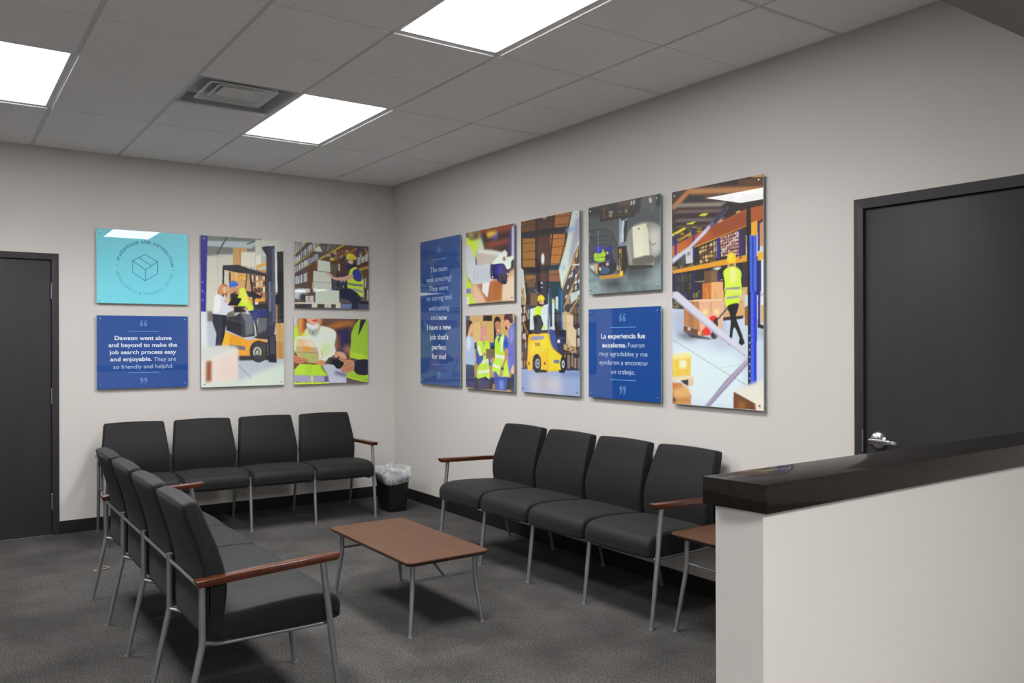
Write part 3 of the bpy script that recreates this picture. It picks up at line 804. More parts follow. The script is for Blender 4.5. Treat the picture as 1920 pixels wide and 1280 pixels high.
# --- blue tall quote panel, right wall
r_, w, h = panel('wall_sign', 'R', -.585, -1.285, ZB, ZT, 'tall blue quote sign starting The team was amazing, nearest the room corner', 'sign', GR, M_blue, six=True)
mp_ = lines(r_, w, h, RC['R1'], (780, 430), 4.13, [
 ('The team', 115, 246, 326, 42, 0), ('was amazing!', 84, 278, 400, 42, 0), ('They were', 105, 252, 473, 42, 0), ('so caring and', 85, 277, 547, 42, 0),
 ('welcoming', 100, 260, 626, 42, 0), ('and', 116, 168, 700, 42, 0), ('now', 178, 243, 699, 42, BO), ('I have a new', 88, 272, 776, 42, BO),
 ("job that's", 107, 251, 852, 42, BO), ('perfect', 123, 234, 930, 42, BO), ('for me!', 123, 232, 1003, 42, BO)])
for y in (231, 1046): c = mp_(181, y); rule(r_, c[0], c[1], .240)
c = mp_(182, 152); quote_marks(r_, c[0], c[1], .090, squeeze=.78); c = mp_(176, 1128); quote_marks(r_, c[0], c[1], .085, True, squeeze=.78)

# --- blue Spanish quote panel, right wall
r_, w, h = panel('wall_sign', 'R', -2.966, -3.653, ZB+.004, ZM2, 'blue quote sign in Spanish reading La experiencia fue excelente', 'sign', GR, M_blue)
mp_ = lines(r_, w, h, RC['R6'], (1096, 565), 6.565, [
 ('La experiencia fue', 210, 752, 455, 62, BO), ('excelente.', 222, 520, 566, 60, BO), ('Fueron', 540, 742, 566, 60, 0), ('muy agradables y me', 187, 780, 673, 60, 0),
 ('ayudaron a encontrar', 184, 790, 780, 60, 0), ('un trabajo.', 331, 630, 893, 60, 0)])
for y in (320, 966): c = mp_(477, y); rule(r_, c[0], c[1], .240)
c = mp_(474, 200); quote_marks(r_, c[0], c[1], .066); c = mp_(472, 1088); quote_marks(r_, c[0], c[1], .066, True)

# --- photo: reach truck driver and woman with clipboard
p = Paint(176, 320, RC['P3'], (202, 206, 194)); p.src(370, 430, 4.2647)
p.P((128, 133, 130), (30, 45), (520, 74), (480, 190), (85, 205), blur=1)
p.P((185, 198, 202), (88, 92), (500, 96), (440, 150), (85, 132), blur=1); p.L((88, 92, 94), 12, (245, 55), (160, 200)); p.L((88, 92, 94), 10, (510, 75), (400, 115)); p.L((105, 108, 106), 4, (85, 205), (290, 228))
p.R((208, 208, 194), 85, 215, 290, 650, blur=1); p.L((180, 180, 168), 3, (165, 215), (165, 650)); p.R((120, 116, 108), 75, 650, 300, 735, blur=2)
p.R((206, 166, 112), 288, 145, 400, 300); p.L((160, 115, 70), 6, (345, 150), (345, 300)); p.R((226, 224, 208), 352, 178, 470, 292, blur=1); p.P((208, 210, 196), (465, 80), (642, 84), (642, 250), (465, 292), blur=1)
p.rows([(470, 120), (640, 110), (640, 240), (470, 280)], 4, 2, [(222, 222, 208), (200, 205, 195), (186, 190, 180)])
p.P((205, 160, 105), (250, 330), (560, 320), (560, 640), (250, 640), blur=1)
p.rows([(430, 370), (560, 350), (560, 600), (430, 610)], 7, 5, [(190, 140, 110), (215, 190, 150), (120, 80, 70), (225, 215, 190), (80, 60, 70)])
p.rows([(255, 340), (400, 340), (400, 470), (255, 470)], 4, 2, [(214, 170, 110), (225, 190, 135)])
for a, b in (((470, 305), (660, 225)), ((300, 410), (390, 365)), ((420, 575), (545, 560))): p.L((232, 178, 48), 20, a, b)
p.R((225, 225, 215), 622, 185, 665, 500, blur=1); p.P((170, 130, 90), (622, 500), (690, 500), (690, 750), (622, 750))
p.P((186, 196, 206), (25, 735), (350, 735), (690, 980), (690, 1250), (25, 1250), blur=1); p.P((212, 222, 226), (25, 655), (75, 650), (80, 950), (25, 950), blur=2)
p.P((40, 38, 148), (30, 45), (90, 50), (70, 655), (25, 650), blur=.6); [p.E((120, 130, 215), 45, y, 8, 8, blur=.6) for y in (418, 492, 563)]
p.P((30, 30, 42), (640, 175), (692, 172), (692, 750), (640, 750)); p.L((70, 72, 90), 8, (655, 520), (655, 740)); p.E((30, 30, 36), 640, 560, 22, 45)
p.P((58, 62, 84), (553, 130), (622, 130), (624, 740), (605, 880), (553, 840)); p.R((112, 116, 140), 568, 415, 590, 655); p.P((92, 98, 124), (598, 150), (622, 150), (622, 740), (598, 740)); p.P((46, 48, 66), (515, 140), (562, 132), (562, 225), (545, 190))
p.P((44, 47, 62), (205, 285), (330, 280), (425, 315), (545, 350), (545, 372), (410, 352), (330, 345), (215, 322))
for i in range(6): p.L((30, 32, 46), 6, (430+i*22, 305+i*6), (455+i*20, 375))
p.L((36, 40, 54), 15, (212, 300), (200, 700)); p.L((58, 64, 84), 18, (422, 340), (480, 870)); p.L((50, 52, 66), 10, (398, 345), (385, 470)); p.L((36, 40, 54), 10, (262, 340), (262, 440)); p.L((50, 54, 66), 8, (545, 360), (545, 600))
p.P((60, 62, 74), (480, 700), (560, 700), (560, 840), (480, 860)); p.P((104, 108, 118), (480, 705), (556, 702), (548, 800), (480, 830)); p.P((40, 42, 52), (455, 600), (560, 590), (560, 705), (470, 700))
p.P((58, 60, 72), (228, 700), (300, 690), (340, 662), (442, 682), (455, 850), (360, 862), (228, 800)); p.P((112, 116, 126), (340, 664), (440, 682), (442, 828), (384, 845), (378, 730)); p.P((44, 46, 56), (232, 716), (365, 745), (365, 850), (228, 795)); p.L((90, 92, 104), 5, (235, 716), (362, 744))
p.P((240, 168, 38), (215, 810), (412, 886), (470, 872), (552, 884), (556, 905), (440, 925), (405, 1015), (315, 1002), (315, 938), (185, 928)); p.P((246, 188, 62), (215, 812), (255, 832), (250, 930), (188, 928)); p.P((116, 112, 114), (250, 914), (376, 932), (376, 964), (256, 945)); p.P((28, 28, 34), (440, 925), (520, 895), (556, 905), (556, 1000), (430, 1020))
p.P((34, 34, 44), (555, 850), (625, 840), (628, 1068), (560, 1060)); p.P((70, 72, 86), (575, 855), (615, 850), (615, 1000), (575, 1000)); p.P((40, 42, 50), (440, 860), (560, 820), (560, 880), (480, 872))
p.E((26, 26, 32), 483, 975, 73, 88); p.E((52, 52, 56), 490, 960, 60, 72, al=.5); p.E((206, 200, 178), 472, 980, 33, 43); p.E((72, 74, 74), 472, 980, 22, 31); p.E((180, 178, 165), 472, 982, 13, 19); p.R((30, 30, 38), 315, 1005, 620, 1045, blur=1)
p.rows([(622, 750), (690, 750), (688, 1042), (622, 1032)], 1, 2, [(204, 162, 92), (212, 172, 104)], gap=.04); p.L((150, 110, 60), 3, (655, 752), (655, 1035))
p.S((182, 120, 70), [(180, 450), (210, 432), (238, 445), (243, 500), (236, 545), (215, 520), (180, 525), (165, 505)]); p.S((205, 150, 95), [(182, 452), (205, 438), (212, 470), (195, 520), (172, 505)]); p.E((226, 182, 150), 220, 480, 18, 27)
p.S((214, 216, 228), [(135, 530), (160, 514), (200, 530), (235, 565), (250, 600), (285, 605), (284, 640), (240, 665), (225, 682), (125, 670), (132, 600)]); p.S((236, 238, 244), [(140, 535), (170, 520), (190, 560), (175, 640), (135, 655)]); p.E((222, 180, 150), 228, 570, 11, 18); p.E((222, 180, 150), 278, 612, 18, 14)
p.P((38, 40, 58), (122, 670), (228, 682), (232, 730), (212, 850), (190, 925), (140, 925), (150, 830), (120, 740)); p.L((60, 62, 84), 4, (185, 700), (172, 900))
p.S((206, 228, 50), [(262, 545), (285, 510), (330, 520), (335, 475), (375, 468), (410, 560), (446, 622), (430, 648), (350, 625), (275, 575)]); p.S((228, 244, 90), [(345, 480), (372, 475), (400, 560), (380, 600), (350, 560)]); p.P((34, 34, 42), (385, 490), (440, 495), (525, 535), (515, 555), (405, 535)); p.P((34, 32, 44), (265, 515), (290, 500), (330, 520), (320, 545), (265, 560)); p.R((34, 34, 42), 290, 612, 385, 662, blur=.5); p.E((200, 150, 120), 385, 632, 16, 12); p.E((200, 150, 120), 520, 545, 14, 9)
p.E((202, 150, 118), 300, 482, 24, 30); p.E((90, 60, 50), 302, 502, 14, 7, blur=.5); p.S((52, 112, 212), [(258, 460), (258, 430), (285, 408), (315, 418), (328, 440), (325, 450), (290, 456)]); p.L((90, 150, 236), 6, (270, 430), (300, 420))
p.P((48, 60, 128), (400, 652), (456, 640), (550, 628), (560, 690), (482, 700), (458, 770), (440, 700)); p.P((20, 20, 26), (240, 605), (278, 545), (356, 548), (322, 608))
p.P((226, 222, 214), (25, 950), (300, 932), (318, 950), (315, 1215), (25, 1235), blur=3); p.P((210, 214, 208), (25, 935), (200, 930), (300, 935), (60, 1040), (25, 1040), blur=3); p.P((160, 92, 55), (66, 1045), (112, 1040), (108, 1210), (62, 1215), blur=2.2); p.P((232, 214, 206), (130, 1030), (310, 980), (310, 1200), (130, 1205), blur=4)
p.P((214, 228, 214), (25, 1225), (320, 1205), (692, 1060), (692, 1255), (25, 1255), blur=5); p.L((130, 134, 142), 4, (315, 1075), (425, 1190), blur=.5)
panel('wall_photo', 'B', -1.831, -1.111, ZB, ZT, 'tall photo panel of a woman with a clipboard beside a yellow forklift driver', 'photo panel', GB, None, p)

# --- photo: worker crouching at stacked boxes
p = Paint(176, 150, RC['P4'], (104, 92, 84)); p.src(540, 440, 8.53)
p.P((92, 84, 92), (110, 100), (720, 140), (520, 400), (300, 560), (300, 800), (100, 850))
def shelf(x0, x1, la, lb, hgt, step=27):
    """boxes with upright sides standing on a receding beam that runs from la to lb"""
    x = x0
    while x < x1:
        w_ = step*p.r.uniform(.55, 1.15); yb = la[1]+(lb[1]-la[1])*(x-la[0])/(lb[0]-la[0]); dy = (lb[1]-la[1])*w_/(lb[0]-la[0]); hh_ = hgt*p.r.uniform(.72, 1.)
        c = [(206, 212, 210), (184, 190, 204), (160, 166, 184), (220, 222, 212), (196, 190, 186)][p.r.randint(5)]
        p.P(c, (x, yb-8-hh_), (x+w_, yb+dy-8-hh_), (x+w_, yb+dy-8), (x, yb-8)); p.P(tuple(int(v*.78) for v in c), (x+w_*.7, yb+dy*.7-8-hh_), (x+w_, yb+dy-8-hh_), (x+w_, yb+dy-8), (x+w_*.7, yb+dy*.7-8)); x += w_+step*p.r.uniform(.12, .4)
shelf(112, 330, (110, 325), (320, 108), 190); shelf(112, 540, (110, 480), (530, 130), 120); shelf(112, 480, (105, 612), (530, 372), 105); shelf(112, 335, (105, 800), (335, 745), 150)
p.P((216, 222, 212), (420, 200), (520, 180), (560, 270), (430, 260), blur=1)
p.L((176, 152, 60), 18, (108, 325), (320, 108)); p.L((182, 158, 58), 20, (108, 480), (320, 330), (530, 130)); p.L((150, 130, 60), 16, (105, 612), (400, 455)); p.L((206, 178, 44), 26, (510, 388), (920, 160))
p.rows([(580, 150), (800, 160), (700, 260), (560, 300)], 6, 1, [(206, 210, 196), (150, 140, 120), (90, 80, 90)], gap=.3)
p.P((96, 66, 44), (560, 390), (900, 190), (1320, 200), (1320, 480), (1100, 560), (940, 420), (900, 640), (690, 640), (690, 430)); p.grain([(620, 300), (1300, 210), (1300, 400), (700, 420)], 60, 26, [(150, 96, 50), (70, 56, 60), (190, 160, 110), (52, 46, 90), (205, 196, 180)], al=.65)
p.L((176, 122, 44), 30, (900, 330), (1120, 220)); p.R((52, 56, 120), 1120, 190, 1160, 380); p.E((236, 206, 60), 715, 390, 36, 22, blur=1)
p.rows([(1110, 380), (1310, 290), (1310, 440), (1110, 500)], 3, 1, [(200, 204, 190), (170, 172, 160)], gap=.2); p.P((192, 158, 34), (1120, 550), (1310, 500), (1310, 540), (1130, 592)); p.P((110, 84, 46), (1180, 600), (1310, 560), (1310, 660), (1190, 690)); p.rows([(1190, 690), (1305, 690), (1300, 1060), (1200, 1060)], 3, 2, [(190, 184, 168), (120, 104, 90), (80, 66, 60)], gap=.3)
p.rows([(700, 440), (850, 440), (850, 600), (700, 600)], 4, 1, [(184, 184, 170), (96, 90, 90)], gap=.3); p.P((92, 66, 50), (850, 440), (960, 440), (960, 640), (850, 640)); p.P((54, 52, 58), (690, 620), (960, 640), (960, 900), (700, 900)); p.grain([(700, 650), (950, 650), (950, 880), (700, 880)], 16, 24, [(170, 176, 176), (90, 96, 110), (60, 66, 110)])
p.P((108, 74, 48), (400, 440), (485, 390), (480, 570), (410, 560), (400, 740), (430, 880), (430, 1080), (300, 960), (310, 760), (320, 540)); p.P((150, 106, 70), (440, 410), (486, 390), (482, 560), (440, 560), al=.5)
p.P((100, 84, 70), (105, 800), (320, 830), (440, 880), (430, 1080), (100, 1080)); p.E((196, 206, 210), 180, 940, 120, 85, blur=2); p.E((60, 60, 66), 250, 990, 70, 60, blur=2); p.P((204, 196, 188), (280, 975), (410, 975), (410, 1076), (280, 1076)); p.R((150, 150, 170), 325, 978, 345, 1070)
p.P((212, 222, 208), (485, 398), (685, 435), (685, 600), (480, 572)); p.P((206, 214, 200), (412, 570), (640, 600), (700, 700), (696, 770), (408, 742)); p.P((200, 208, 194), (390, 748), (700, 775), (700, 880), (386, 868)); p.P((206, 216, 202), (440, 868), (822, 895), (822, 1085), (438, 1078)); p.L((120, 116, 104), 5, (412, 572), (640, 600)); p.L((120, 116, 104), 5, (390, 745), (700, 772)); p.P((176, 140, 96), (386, 750), (420, 750), (415, 870), (386, 868), al=.6)
p.P((84, 88, 104), (100, 1090), (1300, 1100), (1305, 1205), (100, 1170)); p.R((60, 58, 64), 100, 1100, 850, 1165); p.P((212, 214, 198), (100, 1072), (845, 1085), (845, 1112), (100, 1096)); p.P((214, 212, 190), (380, 1095), (470, 1100), (470, 1160), (380, 1158)); p.P((206, 200, 186), (585, 1105), (690, 1108), (690, 1165), (585, 1163)); p.P((220, 218, 196), (765, 1100), (845, 1105), (845, 1175), (765, 1170)); p.P((120, 134, 170), (850, 1110), (1020, 1110), (1020, 1185), (850, 1180)); p.P((70, 56, 50), (700, 1112), (760, 1112), (760, 1165), (700, 1165))
p.S((26, 28, 52), [(832, 900), (880, 868), (1000, 866), (1100, 920), (1180, 1000), (1160, 1060), (1120, 1100), (1130, 1180), (1020, 1185), (1030, 1110), (960, 1040), (835, 1010)]); p.P((18, 18, 26), (1140, 1060), (1310, 1080), (1310, 1110), (1140, 1110)); p.L((60, 70, 130), 10, (1120, 960), (1175, 1020))
p.S((54, 66, 140), [(985, 520), (1060, 470), (1110, 520), (1180, 600), (1185, 740), (1120, 730), (1050, 680), (985, 640)]); p.S((34, 36, 60), [(945, 480), (1000, 520), (1090, 470), (1100, 510), (1010, 570), (965, 560)])
p.S((208, 232, 56), [(990, 610), (1010, 555), (1080, 520), (1125, 540), (1060, 575), (1050, 690), (1110, 745), (1190, 735), (1185, 620), (1150, 570), (1195, 650), (1215, 800), (1215, 920), (1185, 1000), (1100, 920), (1010, 860), (962, 850), (960, 730)]); p.P((62, 74, 150), (1040, 600), (1075, 560), (1140, 585), (1172, 650), (1175, 725), (1110, 725), (1052, 690)); p.P((112, 124, 136), (962, 765), (1080, 790), (1205, 800), (1205, 832), (1080, 822), (962, 795)); p.P((150, 164, 170), (1030, 850), (1150, 880), (1215, 905), (1200, 935), (1120, 915), (1050, 880))
p.S((216, 176, 150), [(1050, 690), (930, 735), (760, 720), (640, 640), (640, 605), (700, 630), (750, 680), (900, 672), (1000, 640), (1050, 655)]); p.E((222, 184, 158), 1010, 450, 48, 52); p.S((70, 56, 54), [(960, 470), (975, 440), (1010, 470), (1070, 440), (1075, 490), (1020, 510), (975, 505)]); p.R((226, 226, 220), 1010, 410, 1050, 470, blur=1, al=.6)
p.S((232, 214, 30), [(930, 400), (950, 385), (945, 340), (985, 305), (1040, 305), (1085, 340), (1095, 400), (1050, 400), (1000, 392)]); p.S((246, 238, 90), [(955, 345), (990, 315), (1020, 320), (1000, 350), (965, 370)])
panel('wall_photo', 'B', -1.010, -.280, ZM1-.006, ZT, 'photo panel of a crouching worker in a yellow hard hat stacking boxes', 'photo panel', GB, None, p)

# --- photo: hands, parcel and scanner
p = Paint(176, 150, RC['P5'], (120, 70, 40)); p.src(540, 590, 9.14)
p.P((84, 60, 56), (620, 60), (1390, 80), (1390, 500), (800, 760), (620, 400)); p.P((198, 128, 40), (640, 190), (860, 130), (1150, 110), (1130, 200), (860, 250), (650, 210), blur=5); p.P((50, 40, 66), (820, 260), (1080, 200), (1070, 640), (1000, 680), (820, 600), blur=4); p.P((178, 116, 48), (820, 370), (880, 340), (890, 600), (820, 620), blur=5); p.P((48, 40, 110), (905, 300), (980, 280), (980, 680), (905, 660), blur=5); p.E((196, 140, 90), 1020, 600, 55, 60, blur=5); p.P((100, 60, 60), (630, 70), (900, 80), (760, 150), (640, 150), blur=4)
p.P((206, 210, 218), (95, 55), (190, 58), (180, 170), (100, 200), blur=2); p.P((196, 226, 80), (100, 200), (200, 150), (360, 360), (150, 480), (130, 640), (100, 640), blur=2)
p.S((224, 240, 222), [(300, 250), (420, 200), (620, 200), (780, 260), (832, 340), (800, 520), (820, 660), (700, 740), (600, 820), (480, 800), (150, 640), (130, 420), (220, 340)], blur=1); p.P((206, 234, 160), (560, 520), (740, 500), (700, 680), (590, 690), blur=5); p.P((178, 184, 178), (330, 180), (470, 230), (560, 190), (520, 330), (460, 380), (350, 330), blur=2); p.P((230, 240, 232), (300, 120), (420, 170), (560, 140), (520, 220), (420, 250), (320, 200), blur=1.5); p.P((50, 54, 56), (425, 290), (440, 290), (435, 335), (420, 335))
p.P((200, 120, 50), (175, 60), (330, 62), (310, 230), (270, 360), (190, 350), (170, 200), blur=1); p.P((232, 176, 90), (195, 62), (235, 62), (225, 330), (185, 320), blur=2); p.P((120, 64, 34), (275, 65), (330, 66), (315, 200), (285, 280), blur=1.5); p.P((222, 160, 60), (545, 70), (585, 70), (560, 200), (520, 300), (540, 160), blur=2); p.S((230, 176, 146), [(330, 66), (545, 68), (520, 130), (460, 180), (390, 150), (340, 110)], blur=.6); p.S((206, 60, 60), [(410, 98), (460, 84), (530, 82), (510, 115), (465, 122)])
p.P((216, 240, 60), (240, 320), (330, 280), (350, 350), (200, 380), blur=3)
p.P((226, 196, 150), (150, 400), (420, 430), (500, 600), (140, 580), blur=1.5); p.P((236, 226, 210), (260, 440), (460, 430), (520, 560), (380, 560), blur=4); p.P((206, 178, 140), (140, 536), (500, 560), (520, 640), (140, 622)); p.P((226, 164, 70), (255, 540), (390, 545), (385, 620), (262, 615), blur=.6); p.P((190, 184, 130), (135, 628), (510, 645), (530, 660), (530, 800), (430, 825), (180, 760)); p.P((176, 200, 90), (290, 660), (400, 690), (390, 820), (330, 800), blur=3); p.L((90, 60, 44), 7, (135, 628), (512, 645))
p.S((206, 130, 96), [(105, 640), (130, 690), (250, 740), (330, 750), (330, 800), (150, 822), (102, 780)]); p.L((150, 80, 60), 6, (150, 770), (320, 790)); p.S((214, 150, 112), [(430, 810), (520, 790), (560, 770), (640, 800), (600, 870), (500, 850)]); p.L((214, 160, 40), 12, (560, 615), (588, 660), (585, 720), (560, 760))
p.P((192, 228, 50), (105, 930), (200, 830), (560, 860), (640, 960), (690, 1045), (100, 1020)); p.P((160, 206, 50), (300, 850), (420, 830), (420, 1030), (300, 1020), al=.4, blur=3); p.P((168, 168, 200), (95, 1020), (690, 1045), (690, 1150), (95, 1140)); p.P((90, 84, 130), (620, 1045), (692, 1047), (692, 1150), (620, 1145), blur=2); p.P((210, 226, 120), (390, 1030), (425, 1030), (425, 1150), (390, 1150), blur=1); p.P((206, 240, 60), (95, 1145), (700, 1155), (700, 1175), (95, 1195)); p.P((80, 110, 40), (575, 880), (680, 1020), (640, 1000), (560, 900), blur=1.5)
p.P((200, 206, 222), (590, 870), (780, 820), (1010, 1000), (1000, 1175), (700, 1170), (690, 1040), blur=1); p.P((110, 110, 150), (800, 960), (1010, 1010), (1000, 1080), (800, 1020), blur=3); p.P((196, 204, 216), (600, 860), (760, 830), (780, 960), (700, 1010), blur=2)
p.S((166, 204, 44), [(1100, 300), (1220, 100), (1385, 82), (1388, 790), (1240, 790), (1070, 740), (1085, 500)]); p.P((192, 222, 40), (1080, 640), (1300, 690), (1388, 760), (1388, 800), (1070, 750), blur=2); p.P((30, 28, 34), (1255, 88), (1350, 88), (1270, 260), (1205, 380)); p.P((170, 208, 42), (1000, 1000), (1130, 960), (1388, 1030), (1385, 1170), (1240, 1150), (1010, 1070)); p.P((196, 226, 44), (1000, 1060), (1388, 1165), (1388, 1175), (1000, 1090)); p.P((104, 84, 96), (1005, 1075), (1210, 1150), (1250, 1175), (1000, 1175))
p.S((24, 24, 40), [(1130, 800), (1200, 780), (1388, 790), (1388, 1025), (1210, 1035), (1130, 950)]); p.P((90, 80, 92), (1080, 740), (1210, 775), (1140, 830), (1090, 790)); p.S((218, 176, 150), [(850, 630), (960, 660), (1005, 740), (980, 760), (880, 720)]); p.S((200, 146, 108), [(870, 740), (1000, 770), (1130, 800), (1130, 960), (1060, 990), (960, 1005), (880, 920), (850, 880), (960, 860), (900, 800)]); p.L((150, 90, 60), 8, (880, 890), (1000, 880), (1070, 830)); p.L((150, 90, 60), 8, (930, 960), (1050, 940), (1120, 900))
p.S((24, 24, 34), [(690, 740), (780, 745), (820, 720), (900, 790), (960, 830), (900, 920), (830, 920), (780, 860), (690, 840)]); p.P((50, 56, 66), (640, 835), (690, 745), (740, 745), (670, 850)); p.S((222, 160, 130), [(805, 640), (850, 650), (870, 690), (840, 740), (800, 720)]); p.L((90, 70, 60), 6, (855, 580), (840, 640))
panel('wall_photo', 'B', -1.020, -.290, ZB-.002, ZM2-.002, 'close-up photo panel of hands holding a parcel and a scanner', 'photo panel', GB, None, p)

# --- photo: gloved hand on a carton
p = Paint(150, 150, RC['R2'], (70, 34, 24)); p.src(866, 410, 7.53)
p.P((150, 74, 34), (66, 195), (740, 60), (740, 160), (300, 240), blur=4); p.P((30, 20, 40), (270, 200), (360, 200), (690, 220), (690, 300), (320, 370), blur=4); p.P((170, 88, 40), (300, 360), (690, 280), (700, 330), (420, 420), blur=5); p.P((60, 24, 20), (320, 420), (690, 340), (690, 470), (500, 460), blur=4)
p.P((236, 196, 50), (345, 200), (400, 178), (490, 175), (500, 230), (370, 262), blur=2.5); p.P((110, 100, 190), (440, 240), (505, 190), (500, 270), (440, 290), blur=3); p.P((60, 40, 130), (690, 130), (720, 120), (720, 500), (670, 480), blur=3); p.P((206, 206, 240), (708, 110), (745, 100), (745, 540), (708, 540), blur=2)
p.P((196, 190, 140), (66, 200), (240, 180), (280, 300), (200, 320), blur=4); p.P((120, 84, 60), (150, 190), (250, 170), (240, 320), (160, 310), blur=4); p.S((206, 230, 70), [(66, 260), (150, 300), (260, 290), (310, 430), (220, 460), (190, 560), (60, 420)], blur=2); p.P((196, 216, 200), (230, 290), (280, 285), (310, 430), (240, 430), blur=3)
p.P((196, 188, 180), (200, 430), (560, 470), (540, 560), (420, 640), (215, 660), blur=1); p.P((222, 224, 216), (220, 425), (420, 440), (590, 480), (560, 520), (230, 470), blur=2)
p.P((206, 160, 120), (150, 880), (400, 860), (560, 830), (740, 700), (742, 1160), (60, 1200), blur=1); p.P((226, 206, 180), (560, 900), (742, 780), (742, 1165), (560, 1165), blur=4); p.P((176, 112, 56), (400, 870), (580, 880), (560, 1150), (360, 1165), blur=1.5); p.P((176, 118, 76), (200, 900), (290, 900), (380, 1120), (360, 1180), blur=2); p.P((224, 190, 160), (150, 910), (230, 960), (330, 1175), (150, 1190), blur=3); p.P((232, 230, 232), (300, 880), (400, 860), (360, 1110), (285, 1010), blur=1)
p.S((198, 226, 60), [(60, 700), (100, 860), (140, 900), (140, 1060), (190, 1190), (60, 1195)], blur=1.5); p.P((128, 130, 200), (62, 980), (130, 975), (130, 1045), (66, 1045), blur=1.5); p.P((224, 236, 222), (62, 1090), (104, 1100), (104, 1195), (62, 1197), blur=1)
p.S((204, 210, 216), [(62, 400), (110, 380), (190, 560), (215, 650), (420, 640), (440, 860), (200, 915), (130, 880), (70, 740)], blur=1); [p.P((176, 182, 200), (180+i*50, 700), (200+i*50, 680), (185+i*50, 880), (160+i*50, 880), blur=3, al=.7) for i in range(5)]
p.S((222, 236, 226), [(430, 640), (480, 560), (560, 480), (610, 445), (645, 490), (640, 540), (740, 520), (742, 560), (700, 600), (690, 690), (640, 710), (560, 640)], blur=.8); p.E((176, 120, 100), 600, 565, 24, 32, blur=1)
p.S((34, 26, 96), [(405, 650), (450, 640), (540, 630), (600, 640), (640, 720), (680, 710), (660, 780), (640, 850), (636, 900), (600, 925), (520, 890), (480, 840), (410, 835)]); p.S((62, 50, 150), [(470, 660), (560, 650), (560, 760), (480, 780)], blur=1.5); p.P((24, 18, 52), (540, 780), (640, 780), (640, 900), (560, 900), blur=1.5); p.E((220, 220, 230), 645, 780, 9, 14); p.E((220, 220, 230), 435, 820, 8, 16)
panel('wall_photo', 'R', -1.386, -2.082, ZM1-.002, ZT, 'close-up photo panel of a dark-gloved hand carrying a carton', 'photo panel', GR, None, p)

# --- photo: four people in conversation
p = Paint(150, 150, RC['R3'], (190, 156, 104)); p.src(866, 580, 8.)
p.R((60, 80, 130), 60, 95, 120, 220, blur=1); p.R((206, 168, 108), 120, 100, 320, 185); p.R((26, 26, 34), 320, 95, 460, 180); p.R((196, 160, 100), 455, 90, 640, 190); p.R((216, 184, 128), 165, 195, 285, 500); p.R((208, 176, 116), 300, 180, 485, 500); p.L((150, 116, 70), 6, (292, 200), (292, 500)); p.R((20, 24, 40), 480, 180, 515, 510); p.R((206, 172, 110), 575, 160, 700, 420); p.R((36, 78, 150), 185, 505, 500, 545); p.R((24, 30, 44), 190, 545, 500, 600); p.R((180, 146, 92), 190, 800, 480, 1020); p.R((40, 60, 120), 180, 1020, 740, 1060); p.R((24, 24, 34), 180, 1060, 780, 1200); p.R((190, 154, 90), 690, 420, 730, 1010); p.R((216, 190, 140), 735, 90, 785, 260); p.R((176, 130, 60), 460, 1120, 500, 1190)
p.S((44, 26, 30), [(70, 200), (110, 165), (155, 195), (150, 260), (110, 290), (100, 380), (70, 440), (62, 360)]); p.S((226, 176, 144), [(115, 280), (150, 215), (166, 260), (160, 340), (130, 370), (125, 440), (90, 420)])
p.S((172, 194, 230), [(66, 440), (120, 410), (180, 460), (190, 640), (200, 700), (230, 720), (220, 760), (190, 800), (185, 845), (62, 830)]); p.S((206, 222, 242), [(80, 440), (120, 420), (140, 520), (110, 640), (70, 560)], blur=1.5); p.E((220, 168, 136), 205, 715, 30, 28); p.P((48, 50, 112), (62, 830), (188, 845), (195, 1190), (62, 1165)); p.L((30, 32, 84), 6, (130, 900), (130, 1170))
p.S((214, 150, 148), [(290, 300), (330, 240), (370, 270), (375, 360), (360, 440), (330, 490), (290, 450), (278, 380)]); p.S((214, 160, 128), [(335, 320), (362, 290), (370, 360), (360, 430), (325, 450), (318, 400)]); p.E((244, 240, 236), 345, 425, 13, 7)
p.S((40, 88, 178), [(220, 560), (240, 520), (300, 540), (430, 530), (430, 780), (460, 830), (400, 850), (300, 800), (240, 840), (215, 760)]); p.S((196, 238, 60), [(225, 530), (270, 480), (320, 500), (330, 560), (350, 480), (410, 495), (420, 600), (400, 760), (420, 1050), (355, 1010), (240, 1045), (235, 900), (310, 780), (320, 700), (260, 690)]); p.P((226, 244, 210), (238, 930), (412, 900), (415, 950), (240, 975)); p.P((226, 244, 210), (240, 560), (275, 550), (300, 690), (265, 690)); p.P((222, 242, 200), (300, 780), (400, 750), (405, 790), (300, 830)); p.P((60, 56, 106), (240, 1045), (355, 1010), (415, 1050), (410, 1200), (245, 1190))
p.E((206, 150, 116), 340, 680, 26, 28); p.R((120, 106, 86), 365, 600, 498, 745); p.L((150, 136, 110), 4, (370, 604), (494, 604)); p.E((200, 146, 110), 470, 755, 26, 30)
p.S((28, 22, 26), [(485, 200), (500, 130), (540, 112), (580, 150), (578, 210), (550, 180), (505, 200), (490, 240)]); p.S((196, 140, 104), [(500, 210), (550, 180), (580, 230), (585, 320), (550, 380), (515, 330)]); p.L((70, 44, 36), 5, (508, 250), (530, 245)); p.L((70, 44, 36), 5, (555, 240), (575, 238)); p.E((246, 242, 238), 552, 318, 16, 8, rot=-10)
